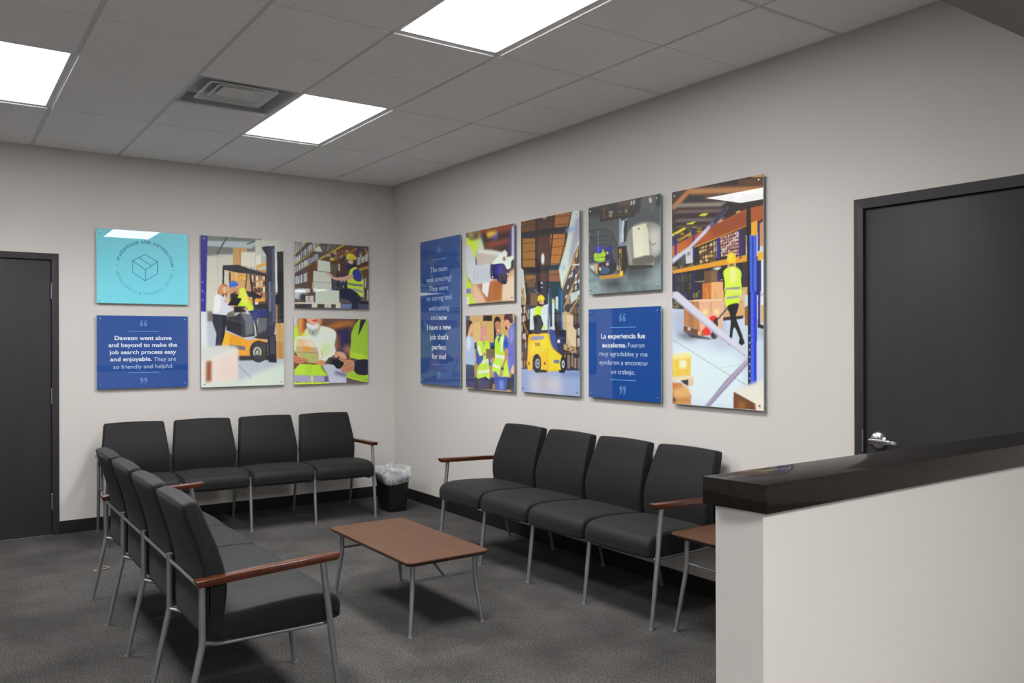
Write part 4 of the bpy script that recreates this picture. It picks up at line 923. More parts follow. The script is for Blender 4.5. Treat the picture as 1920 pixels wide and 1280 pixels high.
p.S((36, 96, 190), [(500, 440), (560, 380), (640, 380), (690, 450), (690, 600), (640, 640), (620, 680), (500, 600)]); p.S((190, 236, 58), [(498, 470), (540, 400), (560, 420), (545, 520), (600, 380), (640, 400), (620, 560), (650, 700), (688, 860), (690, 1010), (560, 1010), (510, 930), (455, 935), (470, 820), (495, 720)]); p.P((228, 246, 220), (500, 670), (640, 700), (640, 755), (500, 720)); p.P((228, 246, 220), (470, 815), (560, 850), (560, 890), (470, 860)); p.P((226, 246, 214), (590, 420), (625, 410), (600, 640), (580, 640)); p.P((60, 100, 170), (540, 440), (575, 430), (545, 520))
p.S((196, 144, 108), [(640, 600), (690, 600), (680, 720), (620, 880), (610, 990), (560, 1010), (590, 860), (640, 740)]); p.E((20, 20, 26), 608, 888, 20, 26); p.P((64, 90, 176), (480, 940), (510, 935), (560, 1010), (680, 1010), (660, 1215), (500, 1205), (485, 1050)); p.P((110, 150, 220), (560, 1060), (620, 1060), (620, 1200), (570, 1200), blur=2)
p.S((90, 40, 52), [(640, 90), (700, 68), (755, 75), (765, 190), (735, 210), (690, 170), (655, 160), (640, 200)]); p.S((222, 168, 136), [(640, 190), (660, 160), (710, 175), (720, 280), (690, 310), (660, 300), (645, 250)]); p.P((60, 36, 38), (650, 240), (690, 290), (672, 320), (650, 290))
p.S((108, 116, 206), [(712, 300), (760, 220), (785, 240), (784, 880), (700, 900), (700, 460)]); p.S((140, 150, 228), [(720, 340), (760, 260), (770, 420), (730, 520)], blur=2); p.P((40, 40, 92), (735, 960), (783, 880), (782, 1238), (730, 1225)); p.S((226, 186, 160), [(740, 880), (782, 830), (775, 960), (735, 950)])
panel('wall_photo', 'R', -1.373, -2.080, ZB-.008, ZM2-.002, 'photo panel of four people talking, two wearing yellow safety vests', 'photo panel', GR, None, p)

# --- photo: tall, driver on a yellow truck under a timber roof
p = Paint(170, 316, RC['R4'], (64, 40, 30)); p.src(970, 390, 7.111)
for (x0, x1, y0, y1, c) in ((60, 250, 170, 330, (120, 78, 34)), (280, 500, 110, 290, (86, 50, 28)), (500, 720, 50, 260, (176, 112, 50)), (80, 240, 410, 790, (168, 118, 44)), (280, 450, 390, 760, (96, 54, 32)), (450, 640, 350, 760, (196, 130, 52)), (110, 250, 900, 1080, (150, 104, 42)), (280, 420, 870, 1010, (96, 56, 30)), (430, 600, 830, 1010, (158, 96, 42)), (180, 260, 1150, 1280, (130, 96, 50))):
    p.R(c, x0, y0, x1, y1)
    for q in range(int(x0), int(x1), 16): p.L(tuple(int(v*.72) for v in c), 3, (q, y0), (q-6, y1), al=.7)
    for q in range(int(y0)+60, int(y1), 110): p.L((60, 34, 22), 8, (x0, q+8), (x1, q-8))
p.L((44, 30, 34), 30, (262, 140), (268, 1000)); p.L((44, 30, 34), 20, (505, 90), (430, 830)); p.P((26, 22, 38), (56, 330), (690, 240), (690, 310), (56, 410)); p.P((26, 22, 38), (80, 820), (600, 745), (600, 800), (80, 895)); p.L((28, 22, 34), 14, (735, 40), (560, 800))
p.P((30, 26, 44), (100, 1000), (420, 980), (600, 980), (600, 1280), (100, 1280)); p.R((140, 100, 46), 190, 1150, 260, 1280); p.R((110, 76, 44), 130, 960, 240, 1060)
p.P((212, 226, 214), (740, 40), (838, 22), (838, 470), (760, 620), (660, 980), (600, 1120), (560, 820), (640, 560), (700, 260), blur=1); p.P((176, 176, 196), (780, 160), (838, 120), (838, 380), (760, 620), (680, 840), (700, 640), blur=3); p.P((150, 176, 220), (640, 300), (760, 240), (770, 300), (700, 330), blur=3); p.P((150, 176, 220), (560, 800), (640, 770), (640, 830), blur=3)
p.P((90, 66, 60), (838, 470), (780, 620), (680, 900), (600, 1120), (600, 1290), (838, 1290)); p.rows([(800, 520), (838, 480), (838, 760), (700, 900)], 3, 4, [(196, 190, 190), (120, 66, 40), (70, 50, 70), (214, 150, 70)], gap=.4); p.rows([(690, 900), (838, 760), (838, 1250), (620, 1290)], 5, 6, [(206, 210, 205), (222, 226, 220), (90, 70, 70), (60, 50, 60)], gap=.35)
p.L((206, 150, 60), 16, (838, 500), (640, 960), (600, 1100)); p.L((196, 146, 66), 14, (838, 820), (640, 1270)); p.L((206, 210, 205), 22, (735, 760), (838, 755)); p.E((236, 246, 244), 346, 680, 20, 72, blur=1.2); p.E((220, 220, 230), 370, 118, 26, 16, blur=2); p.E((240, 240, 240), 330, 1002, 14, 10, blur=.5); p.E((240, 240, 240), 330, 1065, 12, 9, blur=.5)
p.P((198, 204, 196), (55, 800), (85, 830), (130, 1290), (60, 1290)); p.L((206, 176, 90), 14, (60, 1060), (120, 1290))
p.src(970, 540, 6.095)
p.rows([(45, 0), (80, 0), (120, 900), (45, 920)], 3, 9, [(190, 176, 156), (206, 206, 200), (70, 50, 60), (90, 80, 110), (150, 110, 70)], gap=.3); p.L((186, 140, 60), 12, (50, 30), (130, 360)); p.L((186, 140, 60), 12, (45, 340), (130, 540)); p.P((30, 26, 44), (100, 0), (520, 0), (520, 300), (100, 250)); p.R((120, 84, 46), 155, 60, 235, 200)
p.P((206, 222, 222), (130, 250), (370, 180), (430, 160), (430, 480), (140, 480)); p.L((30, 40, 70), 14, (145, 230), (135, 540)); p.L((30, 40, 60), 8, (135, 485), (350, 485)); p.P((60, 60, 90), (375, 100), (400, 90), (400, 440), (375, 450)); p.P((206, 216, 214), (440, 100), (470, 100), (470, 260), (440, 240)); p.R((30, 34, 48), 425, 240, 460, 440); p.R((90, 70, 60), 460, 260, 475, 430); p.E((206, 206, 130), 413, 152, 15, 30, blur=.5)
p.P((54, 58, 96), (355, 0), (385, 0), (365, 520), (348, 520)); p.L((210, 218, 230), 4, (358, 60), (358, 520)); p.P((30, 66, 110), (470, 0), (520, 0), (520, 720), (495, 720)); p.P((70, 110, 160), (500, 40), (515, 40), (515, 700), (505, 700)); p.L((150, 160, 180), 6, (195, 20), (260, 75))
p.rows([(520, 100), (720, 60), (720, 940), (540, 940)], 5, 7, [(80, 64, 58), (50, 44, 50), (150, 126, 96), (190, 186, 176), (120, 84, 56)], gap=.25); p.P((196, 176, 140), (515, 280), (560, 270), (640, 310), (640, 440), (672, 480), (670, 680), (555, 640), (520, 470)); p.P((216, 198, 162), (565, 300), (635, 325), (640, 450), (668, 485), (665, 670), (620, 660), (575, 560)); p.P((196, 206, 205), (600, 60), (700, 40), (690, 120), (620, 170)); p.L((206, 156, 76), 12, (720, 90), (590, 290)); p.L((206, 156, 76), 12, (640, 0), (530, 230)); p.P((60, 64, 60), (640, 300), (700, 290), (700, 420), (640, 420), al=.6)
p.P((190, 160, 108), (530, 640), (670, 690), (668, 735), (530, 700)); [p.R((50, 40, 36), x, 668+(x-530)*.3, x+22, 690+(x-530)*.3) for x in (570, 625)]; p.R((50, 40, 36), 550, 740, 712, 940); p.rows([(570, 740), (712, 760), (712, 930), (570, 930)], 4, 1, [(150, 130, 104), (120, 100, 84)], gap=.4)
p.P((30, 34, 56), (480, 470), (560, 480), (560, 640), (480, 640)); p.S((70, 90, 150), [(365, 490), (415, 480), (440, 540), (460, 600), (460, 700), (400, 680)]); p.P((40, 50, 90), (440, 540), (520, 540), (520, 750), (460, 720)); p.E((226, 232, 240), 474, 608, 17, 20)
p.P((150, 168, 206), (45, 925), (720, 940), (712, 1250), (45, 1190)); p.P((196, 196, 206), (140, 1000), (500, 1000), (500, 1210), (140, 1190), blur=8); p.P((170, 160, 170), (250, 980), (350, 980), (350, 1150), (250, 1150), blur=8, al=.6); p.P((120, 140, 190), (500, 960), (712, 960), (712, 1010), (500, 1000), blur=4)
p.S((246, 190, 20), [(130, 560), (160, 528), (350, 520), (370, 560), (380, 640), (420, 700), (500, 765), (545, 770), (545, 800), (500, 930), (280, 940), (260, 800), (220, 755), (180, 800), (170, 930), (118, 915), (122, 700)]); p.P((250, 214, 24), (255, 540), (350, 525), (372, 600), (410, 700), (500, 775), (500, 930), (355, 935), (345, 700), (280, 640), blur=2); p.P((252, 226, 40), (150, 600), (330, 600), (330, 740), (150, 760), blur=5, al=.6)
p.S((150, 146, 176), [(152, 572), (180, 556), (300, 550), (290, 586), (165, 596)]); p.P((190, 90, 40), (205, 628), (258, 625), (256, 664), (208, 668), al=.55); p.P((60, 40, 20), (205, 628), (220, 628), (220, 634), (216, 634), (216, 664), (211, 664), (211, 634), (205, 634)); p.L((60, 40, 20), 5, (232, 628), (232, 664)); p.L((60, 40, 20), 4, (245, 628), (256, 628), (256, 664), (245, 664), (245, 628)); p.P((120, 130, 160), (415, 815), (482, 820), (478, 862), (415, 855)); p.E((120, 60, 20), 135, 862, 8, 20); p.E((120, 60, 20), 313, 860, 10, 18)
p.E((24, 26, 34), 225, 860, 50, 108); p.P((24, 26, 34), (230, 930), (345, 935), (340, 962), (240, 966)); p.E((160, 176, 190), 232, 862, 27, 56); p.E((70, 76, 84), 236, 862, 16, 36); p.E((190, 200, 206), 236, 862, 7, 16); p.E((24, 26, 34), 525, 865, 34, 98); p.E((204, 212, 218), 524, 868, 17, 44); p.E((90, 94, 100), 526, 868, 9, 24); p.P((24, 26, 34), (470, 935), (545, 935), (540, 965), (480, 965))
p.S((24, 22, 34), [(185, 320), (230, 300), (285, 340), (300, 420), (275, 480), (272, 520), (190, 522), (195, 440)]); p.S((206, 232, 50), [(195, 290), (205, 235), (240, 205), (290, 215), (285, 280), (285, 330), (240, 305), (190, 320)]); p.S((206, 226, 226), [(285, 225), (315, 270), (330, 360), (345, 430), (320, 450), (290, 380), (275, 310)]); p.P((206, 232, 50), (290, 440), (320, 425), (325, 465), (290, 470)); p.S((216, 172, 130), [(255, 155), (300, 140), (306, 175), (290, 195), (260, 190)]); p.P((34, 30, 50), (245, 180), (300, 190), (300, 215), (245, 210)); p.S((246, 214, 30), [(238, 155), (238, 105), (265, 80), (295, 90), (318, 128), (300, 140), (262, 145)])
panel('wall_photo', 'R', -2.176, -2.871, ZB+.002, ZT, 'tall photo panel of a driver standing on a yellow truck under a timber roof', 'photo panel', GR, None, p)

# --- photo: forklift seen from above
p = Paint(160, 150, RC['R5'], (92, 98, 100)); p.src(1096, 355, 6.247)
p.P((34, 36, 38), (50, 215), (890, 50), (890, 200), (640, 260), (500, 330), (200, 360), (50, 330), blur=3); p.P((84, 90, 92), (60, 320), (560, 300), (890, 180), (890, 440), (560, 430), (400, 400), (50, 480), blur=6); p.P((120, 134, 136), (50, 900), (180, 1030), (460, 1040), (780, 940), (900, 900), (902, 1175), (50, 1232), blur=6); p.P((160, 178, 176), (50, 960), (180, 1100), (200, 1200), (50, 1230), blur=6); p.grain([(60, 1020), (890, 980), (890, 1160), (60, 1210)], 60, 26, [(150, 168, 168), (80, 90, 92), (120, 134, 134)], al=.35, blur=2); p.P((60, 66, 68), (240, 1060), (420, 1040), (400, 1140), (260, 1150), blur=5); p.P((150, 166, 166), (800, 930), (900, 890), (900, 1170), (760, 1170), blur=8); p.P((58, 64, 66), (500, 930), (790, 920), (700, 1010), (510, 1020), blur=6)
p.P((44, 34, 22), (160, 220), (600, 110), (590, 320), (190, 380)); p.P((90, 64, 30), (400, 150), (590, 110), (585, 170), (405, 190)); p.L((96, 74, 36), 7, (190, 330), (560, 290)); p.L((96, 74, 36), 6, (180, 230), (590, 180)); [p.R((110, 84, 40), 215, y, 245, y+16) for y in (230, 260, 290, 320)]; p.R((150, 146, 130), 290, 256, 338, 285); p.R((150, 146, 130), 290, 292, 326, 322); p.R((130, 126, 116), 475, 236, 505, 275); p.P((206, 210, 200), (545, 140), (560, 140), (556, 186), (541, 186)); p.P((206, 210, 200), (575, 135), (592, 135), (587, 182), (570, 182)); p.R((110, 100, 60), 404, 250, 432, 275); p.R((20, 20, 22), 290, 200, 390, 240)
p.P((20, 24, 44), (610, 100), (670, 90), (640, 270), (600, 280), blur=1.5); p.P((90, 90, 92), (670, 96), (850, 66), (840, 220), (650, 265)); p.P((176, 96, 76), (750, 80), (780, 78), (785, 110), (755, 120)); p.P((206, 212, 214), (752, 112), (782, 108), (788, 160), (760, 155)); p.L((150, 154, 156), 4, (790, 160), (785, 260)); p.P((16, 16, 18), (850, 66), (892, 52), (892, 190), (840, 200), blur=1)
p.P((28, 34, 50), (398, 335), (510, 325), (505, 400), (480, 640), (400, 650)); p.P((156, 176, 196), (405, 345), (432, 345), (432, 635), (405, 640)); p.P((206, 216, 224), (436, 370), (470, 360), (468, 470), (460, 610), (430, 620)); p.P((20, 24, 34), (470, 400), (500, 380), (485, 560), (465, 590), (460, 480)); p.grain([(460, 335), (510, 335), (505, 370), (460, 370)], 10, 8, [(196, 206, 226), (60, 80, 130)]); p.P((150, 166, 176), (400, 625), (520, 600), (520, 650), (400, 665), al=.7)
p.P((24, 26, 34), (390, 670), (515, 650), (510, 900), (460, 1000), (400, 960)); p.P((206, 156, 50), (408, 695), (436, 695), (430, 950), (410, 950)); p.P((26, 26, 30), (412, 740), (430, 740), (428, 900), (414, 900)); p.P((170, 176, 186), (380, 880), (400, 890), (400, 950), (380, 930))
p.P((60, 66, 76), (50, 500), (150, 470), (260, 460), (320, 500), (385, 640), (385, 900), (330, 990), (180, 1000), (60, 900), al=.45)
p.S((22, 26, 50), [(140, 880), (200, 830), (330, 820), (380, 900), (330, 980), (200, 1000), (150, 960)]); p.P((230, 178, 40), (130, 870), (155, 865), (158, 985), (135, 975)); p.P((196, 150, 40), (180, 1010), (400, 985), (455, 950), (458, 1015), (400, 1030), (190, 1045)); p.P((246, 206, 50), (415, 955), (452, 950), (452, 1000), (415, 1005)); p.P((206, 212, 214), (50, 890), (130, 870), (130, 960), (60, 920), blur=2)
p.S((180, 222, 30), [(115, 760), (150, 730), (220, 700), (250, 760), (235, 830), (170, 840), (120, 820)]); p.S((60, 60, 190), [(125, 690), (165, 645), (205, 660), (210, 720), (180, 750), (130, 730)]); p.S((50, 50, 150), [(245, 690), (300, 655), (325, 690), (310, 730), (260, 735)]); p.S((60, 40, 90), [(250, 760), (310, 730), (345, 840), (300, 860), (250, 820)]); p.E((220, 190, 170), 270, 740, 14, 16); p.E((214, 176, 150), 272, 870, 18, 20); p.S((60, 96, 130), [(180, 930), (240, 900), (300, 930), (280, 975), (200, 980)]); p.E((210, 206, 180), 185, 925, 14, 20); p.E((170, 60, 50), 215, 895, 9, 12)
K = (26, 28, 34)
p.L(K, 10, (50, 495), (150, 468), (260, 460), (320, 500), (360, 590), (390, 650)); p.L(K, 8, (55, 905), (100, 960), (170, 1010)); p.L(K, 7, (78, 540), (135, 650)); p.L((150, 156, 166), 7, (70, 500), (50, 640)); p.L((150, 156, 166), 5, (165, 480), (165, 920))
for i, y in enumerate((560, 605, 655, 735, 800)): p.L(K if i != 1 else (60, 64, 70), 6, (55, y+6), (230 if i < 3 else 250, y-16), (300, y-10), (335, y+30))
p.L((130, 136, 146), 9, (50, 868), (180, 850), (300, 830))
p.S((150, 150, 140), [(500, 560), (560, 440), (700, 380), (890, 440), (892, 720), (820, 800), (800, 890), (560, 900), (510, 800)], blur=1); p.P((222, 226, 200), (562, 440), (720, 395), (750, 500), (765, 770), (700, 770), (590, 800), (570, 620)); p.P((232, 236, 210), (570, 450), (680, 415), (690, 780), (590, 795), blur=2); p.P((206, 196, 160), (750, 500), (860, 520), (850, 640), (770, 620), blur=3); p.P((206, 208, 206), (760, 440), (892, 460), (892, 720), (790, 770), (770, 620), blur=4, al=.8); p.L((150, 96, 76), 10, (755, 600), (790, 650), (840, 630)); p.S((110, 106, 96), [(560, 820), (700, 780), (800, 770), (820, 830), (760, 870), (580, 880)], blur=1); p.P((54, 56, 40), (510, 885), (800, 880), (800, 915), (520, 940)); p.E((90, 70, 60), 637, 460, 14, 8); p.L((190, 190, 180), 8, (505, 640), (560, 860)); p.L((176, 176, 190), 6, (515, 560), (545, 700))
panel('wall_photo', 'R', -2.969, -3.653, ZM1+.003, ZT, 'photo panel looking down on a forklift carrying a wrapped pallet', 'photo panel', GR, None, p)

# --- photo: tall, worker pulling a pallet jack behind blue racking
p = Paint(164, 316, RC['R7'], (200, 212, 222)); p.src(1252, 320, 5.56)
p.P((44, 24, 18), (50, 215), (1000, 38), (1000, 620), (50, 900)); p.P((60, 30, 20), (52, 220), (260, 180), (60, 400)); p.P((196, 142, 84), (220, 185), (1000, 165), (1000, 240), (250, 245), blur=2); p.P((206, 160, 100), (990, 40), (860, 66), (900, 80), (1000, 75)); p.P((36, 30, 34), (380, 150), (730, 92), (730, 130), (400, 160), blur=1.5); p.P((110, 66, 34), (740, 90), (1000, 80), (1000, 160), (740, 150), blur=2)
p.L((196, 130, 70), 46, (60, 385), (260, 180), blur=1.5); p.P((34, 26, 30), (230, 250), (1000, 240), (1000, 330), (160, 330), blur=2); p.P((110, 74, 50), (390, 245), (520, 245), (520, 300), (390, 290), blur=1.5)
for y0, y1, c in ((330, 368, (150, 140, 128)), (400, 430, (120, 100, 96)), (490, 520, (120, 106, 106)), (560, 580, (110, 92, 80))): p.P(c, (120, y0+6), (620, y0-4), (560, y1), (60, y1+6), blur=1.2)
p.P((216, 214, 40), (330, 465), (370, 440), (430, 438), (400, 468)); p.P((216, 214, 40), (200, 545), (300, 520), (270, 550), (210, 552)); p.P((206, 176, 150), (510, 540), (560, 505), (590, 512), (540, 545)); p.E((214, 180, 130), 740, 430, 26, 12, rot=-20)
p.rows([(50, 600), (300, 570), (500, 580), (50, 760)], 8, 3, [(90, 76, 40), (60, 50, 46), (40, 40, 90), (150, 130, 40)]); p.L((222, 204, 40), 24, (50, 665), (190, 590)); p.L((196, 150, 40), 20, (150, 700), (250, 640))
p.P((176, 92, 26), (50, 780), (820, 400), (1000, 360), (1000, 505), (820, 575), (50, 875)); p.P((140, 70, 22), (430, 600), (820, 420), (820, 560), (500, 690), blur=3, al=.7); p.L((226, 186, 60), 7, (52, 880), (820, 580)); p.P((206, 120, 40), (50, 790), (200, 720), (200, 830), (50, 880), blur=3, al=.7)
p.P((40, 30, 34), (50, 890), (820, 580), (820, 880), (50, 1030)); p.rows([(330, 790), (470, 740), (480, 930), (340, 960)], 5, 5, [(196, 166, 96), (216, 186, 116), (110, 84, 50)], gap=.25); p.rows([(550, 690), (750, 620), (750, 880), (560, 890)], 8, 7, [(206, 160, 146), (186, 130, 116), (216, 186, 176)], gap=.25); p.P((200, 204, 206), (190, 830), (265, 800), (270, 950), (195, 960)); p.P((80, 80, 84), (205, 850), (240, 830), (245, 870), (210, 880), al=.6); p.rows([(110, 860), (190, 830), (190, 980), (110, 1000)], 3, 1, [(70, 76, 70), (50, 54, 54)]); p.rows([(480, 730), (525, 715), (525, 900), (480, 910)], 2, 3, [(176, 160, 150), (130, 110, 100)]); p.L((196, 190, 200), 12, (560, 855), (745, 650)); p.P((96, 60, 50), (750, 620), (820, 590), (820, 870), (750, 880), al=.5); p.grain([(60, 990), (520, 920), (520, 960), (60, 1040)], 30, 16, [(30, 26, 26), (140, 110, 60), (80, 60, 40)])
p.P((36, 30, 44), (50, 1040), (830, 900), (1000, 880), (1000, 1290), (50, 1290)); p.rows([(60, 1070), (260, 1050), (260, 1240), (60, 1260)], 5, 2, [(50, 52, 50), (70, 66, 60), (36, 34, 40)]); p.rows([(150, 1250), (350, 1240), (350, 1290), (150, 1290)], 5, 1, [(140, 130, 60), (110, 100, 56)], gap=.3); p.L((160, 156, 130), 10, (290, 1148), (580, 1130)); p.P((116, 84, 56), (385, 1040), (520, 1030), (520, 1150), (385, 1155)); p.P((150, 116, 80), (450, 1035), (520, 1030), (520, 1145), (450, 1150), blur=2, al=.6); p.P((206, 212, 206), (470, 1015), (530, 995), (565, 1000), (530, 1030))
p.P((222, 160, 36), (60, 1030), (830, 875), (830, 940), (60, 1062)); p.P((236, 178, 40), (940, 850), (1000, 840), (1000, 920), (940, 935))
for x, w2, y0 in ((90, 22, 650), (275, 20, 590), (540, 22, 690), (765, 24, 610)): p.P((44, 38, 140), (x-w2/2, y0), (x+w2/2, y0), (x+w2/2, 900), (x-w2/2, 920)); p.P((40, 36, 110), (x-w2/2, 1060), (x+w2/2, 1050), (x+w2/2, 1290), (x-w2/2, 1290))
p.L((190, 160, 70), 8, (60, 1030), (830, 875)); p.P((206, 206, 226), (52, 905), (60, 895), (230, 780), (440, 560), (470, 560), (400, 650), (215, 830), (55, 960), blur=.8); p.P((110, 100, 150), (430, 560), (600, 400), (650, 370), (600, 440), (460, 590), blur=1); p.P((60, 50, 80), (470, 520), (600, 380), (640, 380), (500, 560), blur=1); p.P((120, 110, 180), (690, 290), (730, 235), (790, 235), (740, 300), blur=3)
p.P((205, 150, 100), (955, 560), (1000, 520), (1000, 780), (955, 790)); p.P((60, 50, 50), (780, 950), (840, 940), (840, 1290), (780, 1290)); p.P((206, 170, 110), (780, 1210), (835, 1205), (835, 1290), (780, 1290)); p.R((216, 226, 236), 975, 920, 1000, 1290); p.P((40, 36, 130), (940, 540), (962, 535), (962, 830), (940, 840)); p.P((44, 44, 130), (948, 940), (972, 935), (972, 1290), (948, 1290))
p.P((22, 18, 24), (822, 385), (870, 385), (870, 1290), (836, 1290)); p.P((236, 176, 34), (872, 545), (936, 520), (936, 672), (872, 672)); p.P((70, 110, 216), (856, 675), (930, 672), (930, 1290), (862, 1290)); p.P((44, 44, 160), (882, 675), (896, 675), (898, 1290), (884, 1290))
p.S((208, 236, 70), [(585, 1045), (640, 1000), (700, 995), (765, 1040), (768, 1140), (765, 1300), (610, 1300), (600, 1150)]); p.S((228, 244, 150), [(650, 1010), (710, 1005), (715, 1150), (660, 1150)], blur=3); p.P((150, 156, 150), (605, 1215), (760, 1200), (760, 1228), (605, 1245)); p.P((214, 170, 110), (630, 960), (645, 960), (650, 1000), (625, 1010)); p.P((214, 170, 110), (695, 960), (712, 955), (712, 1000), (690, 995)); p.S((246, 206, 40), [(625, 940), (632, 870), (665, 845), (705, 865), (715, 920), (700, 955), (660, 960)]); p.E((252, 226, 110), 655, 885, 16, 22, blur=2)
p.P((196, 120, 50), (365, 1165), (460, 1155), (460, 1290), (365, 1290)); p.P((226, 176, 120), (460, 1155), (580, 1148), (580, 1290), (460, 1290)); p.R((206, 170, 50), 398, 1220, 412, 1280)
p.src(1252, 545, 5.447)
p.P((196, 208, 222), (48, 60), (820, 60), (985, 380), (985, 1228), (45, 1150), blur=.5); p.P((176, 186, 206), (50, 190), (170, 190), (600, 300), (600, 480), (70, 430), blur=6); p.P((212, 228, 234), (50, 520), (700, 620), (820, 900), (700, 1190), (50, 1150), blur=8); p.P((150, 160, 180), (820, 350), (985, 380), (985, 480), (900, 470), blur=4, al=.6)
p.P((40, 36, 44), (48, 60), (170, 60), (170, 180), (50, 170)); p.rows([(60, 90), (165, 90), (165, 170), (60, 165)], 5, 2, [(120, 110, 70), (60, 56, 56)]); p.P((44, 42, 50), (150, 0), (600, 0), (600, 90), (150, 90)); p.rows([(165, 0), (350, 0), (350, 70), (165, 80)], 6, 1, [(130, 120, 60), (60, 56, 60), (44, 40, 110)], gap=.3)
p.P((196, 120, 52), (362, 0), (448, 0), (450, 92), (355, 90)); p.P((222, 176, 126), (448, 0), (580, 0), (578, 85), (450, 92)); p.L((150, 96, 56), 3, (490, 0), (490, 90)); p.R((200, 164, 50), 398, 10, 412, 58)
p.P((206, 170, 120), (570, 60), (790, 30), (790, 260), (570, 270)); p.L((150, 116, 80), 4, (580, 165), (780, 100)); p.L((150, 116, 80), 4, (690, 60), (690, 250)); p.P((60, 40, 36), (570, 262), (775, 245), (775, 278), (570, 298)); p.R((206, 206, 190), 740, 0, 785, 100, blur=2, al=.5); p.P((150, 104, 56), (790, 160), (830, 140), (830, 350), (790, 345))
p.P((186, 132, 88), (165, 100), (330, 85), (330, 392), (168, 345)); p.P((150, 100, 62), (225, 100), (270, 97), (270, 375), (225, 362), al=.5); p.P((222, 178, 144), (325, 92), (565, 80), (560, 380), (330, 395)); p.L((150, 104, 80), 4, (445, 95), (440, 385)); p.L((120, 80, 50), 4, (218, 105), (218, 360)); p.P((238, 216, 160), (362, 185), (412, 183), (410, 235), (362, 235), blur=1.5); p.P((238, 216, 160), (480, 185), (530, 183), (528, 235), (482, 235), blur=1.5); p.P((226, 200, 170), (180, 95), (330, 78), (560, 76), (560, 92), (320, 100))
p.P((120, 74, 44), (165, 348), (360, 400), (360, 460), (165, 405)); p.R((200, 196, 190), 205, 365, 235, 395); p.P((226, 176, 120), (310, 400), (350, 395), (350, 455), (310, 450)); p.P((50, 46, 50), (170, 410), (460, 480), (430, 490), (240, 470), blur=1); p.P((70, 70, 80), (75, 440), (170, 420), (330, 480), (200, 490), blur=4)
p.S((222, 50, 30), [(430, 270), (460, 245), (500, 255), (505, 300), (480, 330), (440, 310)]); p.P((228, 56, 34), (360, 390), (400, 345), (440, 400), (445, 445), (365, 450)); p.P((44, 34, 50), (470, 290), (510, 260), (520, 360), (470, 350)); p.E((30, 26, 32), 478, 445, 34, 42); p.E((110, 80, 80), 492, 448, 10, 26, blur=1); p.L((34, 34, 44), 14, (500, 300), (612, 170)); p.L((90, 96, 120), 4, (505, 300), (612, 176))
p.S((206, 236, 60), [(597, 0), (738, 0), (738, 70), (725, 130), (660, 135), (600, 148)]); p.P((166, 170, 160), (600, 55), (736, 38), (736, 62), (600, 80)); p.P((214, 236, 110), (600, -20), (740, -20), (740, 20), (600, 20))
p.S((18, 18, 24), [(615, 148), (725, 120), (715, 200), (700, 260), (740, 380), (770, 470), (740, 480), (690, 370), (670, 400), (660, 470), (635, 460), (645, 330), (640, 240)]); p.P((22, 20, 26), (728, 530), (735, 480), (775, 478), (790, 530), (755, 552)); p.P((22, 20, 26), (630, 460), (662, 462), (656, 490), (640, 485)); p.P((30, 26, 34), (610, 548), (632, 525), (655, 545)); p.P((170, 176, 196), (460, 500), (640, 540), (620, 590), (480, 580), blur=6, al=.6)
p.L((110, 116, 128), 4, (50, 490), (640, 860), (985, 1060)); p.L((170, 180, 190), 3, (540, 780), (760, 740))
p.P((206, 208, 220), (48, 0), (110, 0), (640, 470), (845, 640), (830, 690), (560, 480), (60, 60), blur=.6); p.P((176, 176, 200), (60, 50), (560, 470), (830, 680), (830, 690), (540, 480), (56, 62), blur=.5)
p.P((150, 140, 170), (820, 680), (845, 720), (430, 1180), (380, 1172), (600, 900), blur=.6); p.P((190, 186, 206), (815, 690), (825, 705), (420, 1150), (400, 1160), blur=1.2)
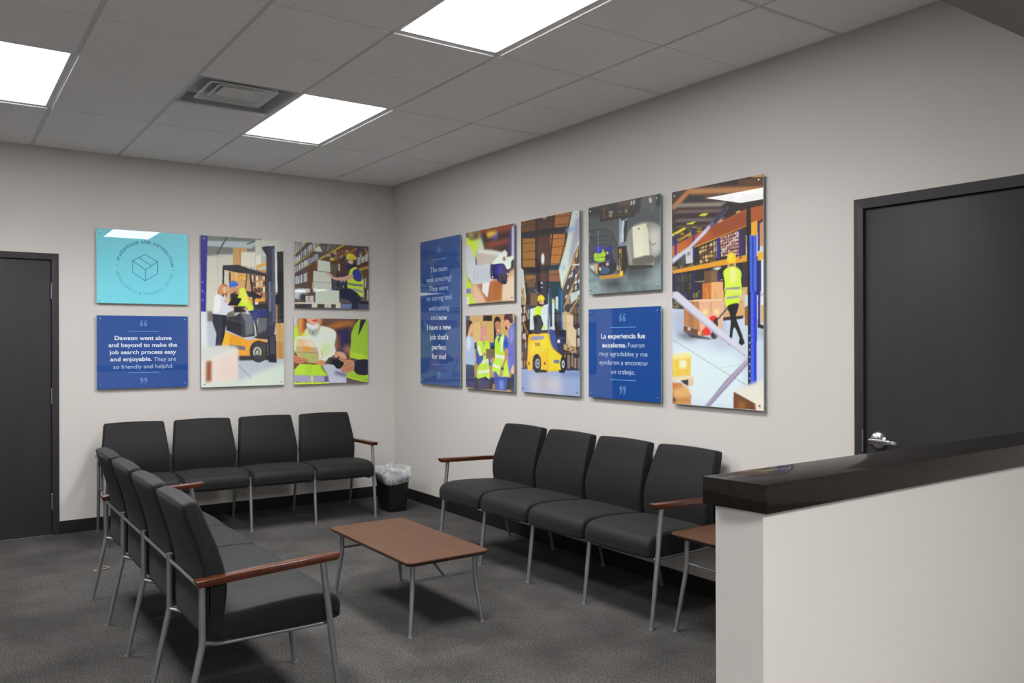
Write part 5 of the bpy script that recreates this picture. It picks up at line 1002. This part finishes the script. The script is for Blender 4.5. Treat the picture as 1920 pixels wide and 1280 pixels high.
p.P((24, 20, 60), (820, 0), (850, 0), (850, 970), (822, 972)); p.P((66, 110, 222), (850, 0), (880, 0), (880, 970), (850, 970)); p.P((50, 56, 200), (880, 0), (912, 0), (912, 965), (880, 970)); [p.E((200, 206, 236), 838, y, 6, 9, blur=.4) for y in range(450, 970, 73)]; [p.E((30, 40, 140), 865, y, 5, 8) for y in range(20, 640, 64)]
p.R((216, 226, 236), 950, 0, 985, 300, blur=1); p.P((44, 40, 120), (925, 0), (948, 0), (948, 370), (920, 350)); p.P((222, 176, 100), (955, 140), (985, 140), (985, 320), (955, 320)); p.L((60, 60, 130), 6, (950, 50), (985, 20)); p.P((30, 26, 40), (920, 330), (985, 345), (985, 385), (920, 370))
p.P((226, 196, 80), (48, 670), (240, 650), (235, 860), (50, 875), blur=.6); p.P((240, 222, 150), (48, 640), (230, 620), (235, 680), (48, 690), blur=1.5); p.R((244, 238, 206), 120, 700, 190, 780, blur=1.5); p.L((238, 226, 40), 5, (60, 690), (80, 870)); p.L((238, 226, 40), 5, (55, 790), (200, 765)); p.P((226, 212, 180), (45, 880), (265, 860), (265, 900), (45, 915)); p.P((216, 196, 166), (210, 890), (265, 885), (262, 965), (210, 965)); p.P((50, 44, 44), (130, 910), (195, 900), (210, 960), (180, 955)); p.P((60, 50, 50), (195, 900), (210, 895), (210, 965), (198, 965))
p.P((196, 142, 76), (45, 930), (140, 930), (240, 1060), (235, 1160), (45, 1150), blur=1); p.P((222, 176, 116), (50, 1010), (200, 960), (240, 1070), (80, 1090), blur=2); p.P((216, 104, 50), (46, 950), (90, 945), (100, 975), (46, 970), blur=2); p.P((110, 70, 40), (45, 1080), (85, 1100), (70, 1140), (45, 1130), blur=1.5)
p.P((222, 222, 210), (672, 1010), (985, 900), (985, 1222), (670, 1200), blur=2); p.P((120, 74, 34), (675, 1025), (740, 1060), (900, 1150), (905, 1212), (672, 1198)); p.P((150, 104, 50), (720, 1120), (800, 1140), (790, 1205), (720, 1200), blur=2); p.P((232, 226, 206), (900, 1110), (985, 1090), (985, 1225), (905, 1215), blur=2)
panel('wall_photo', 'R', -3.749, -4.423, ZB+.006, ZT-.009, 'tall photo panel of a worker pulling a pallet jack past blue racking', 'photo panel', GR, None, p)
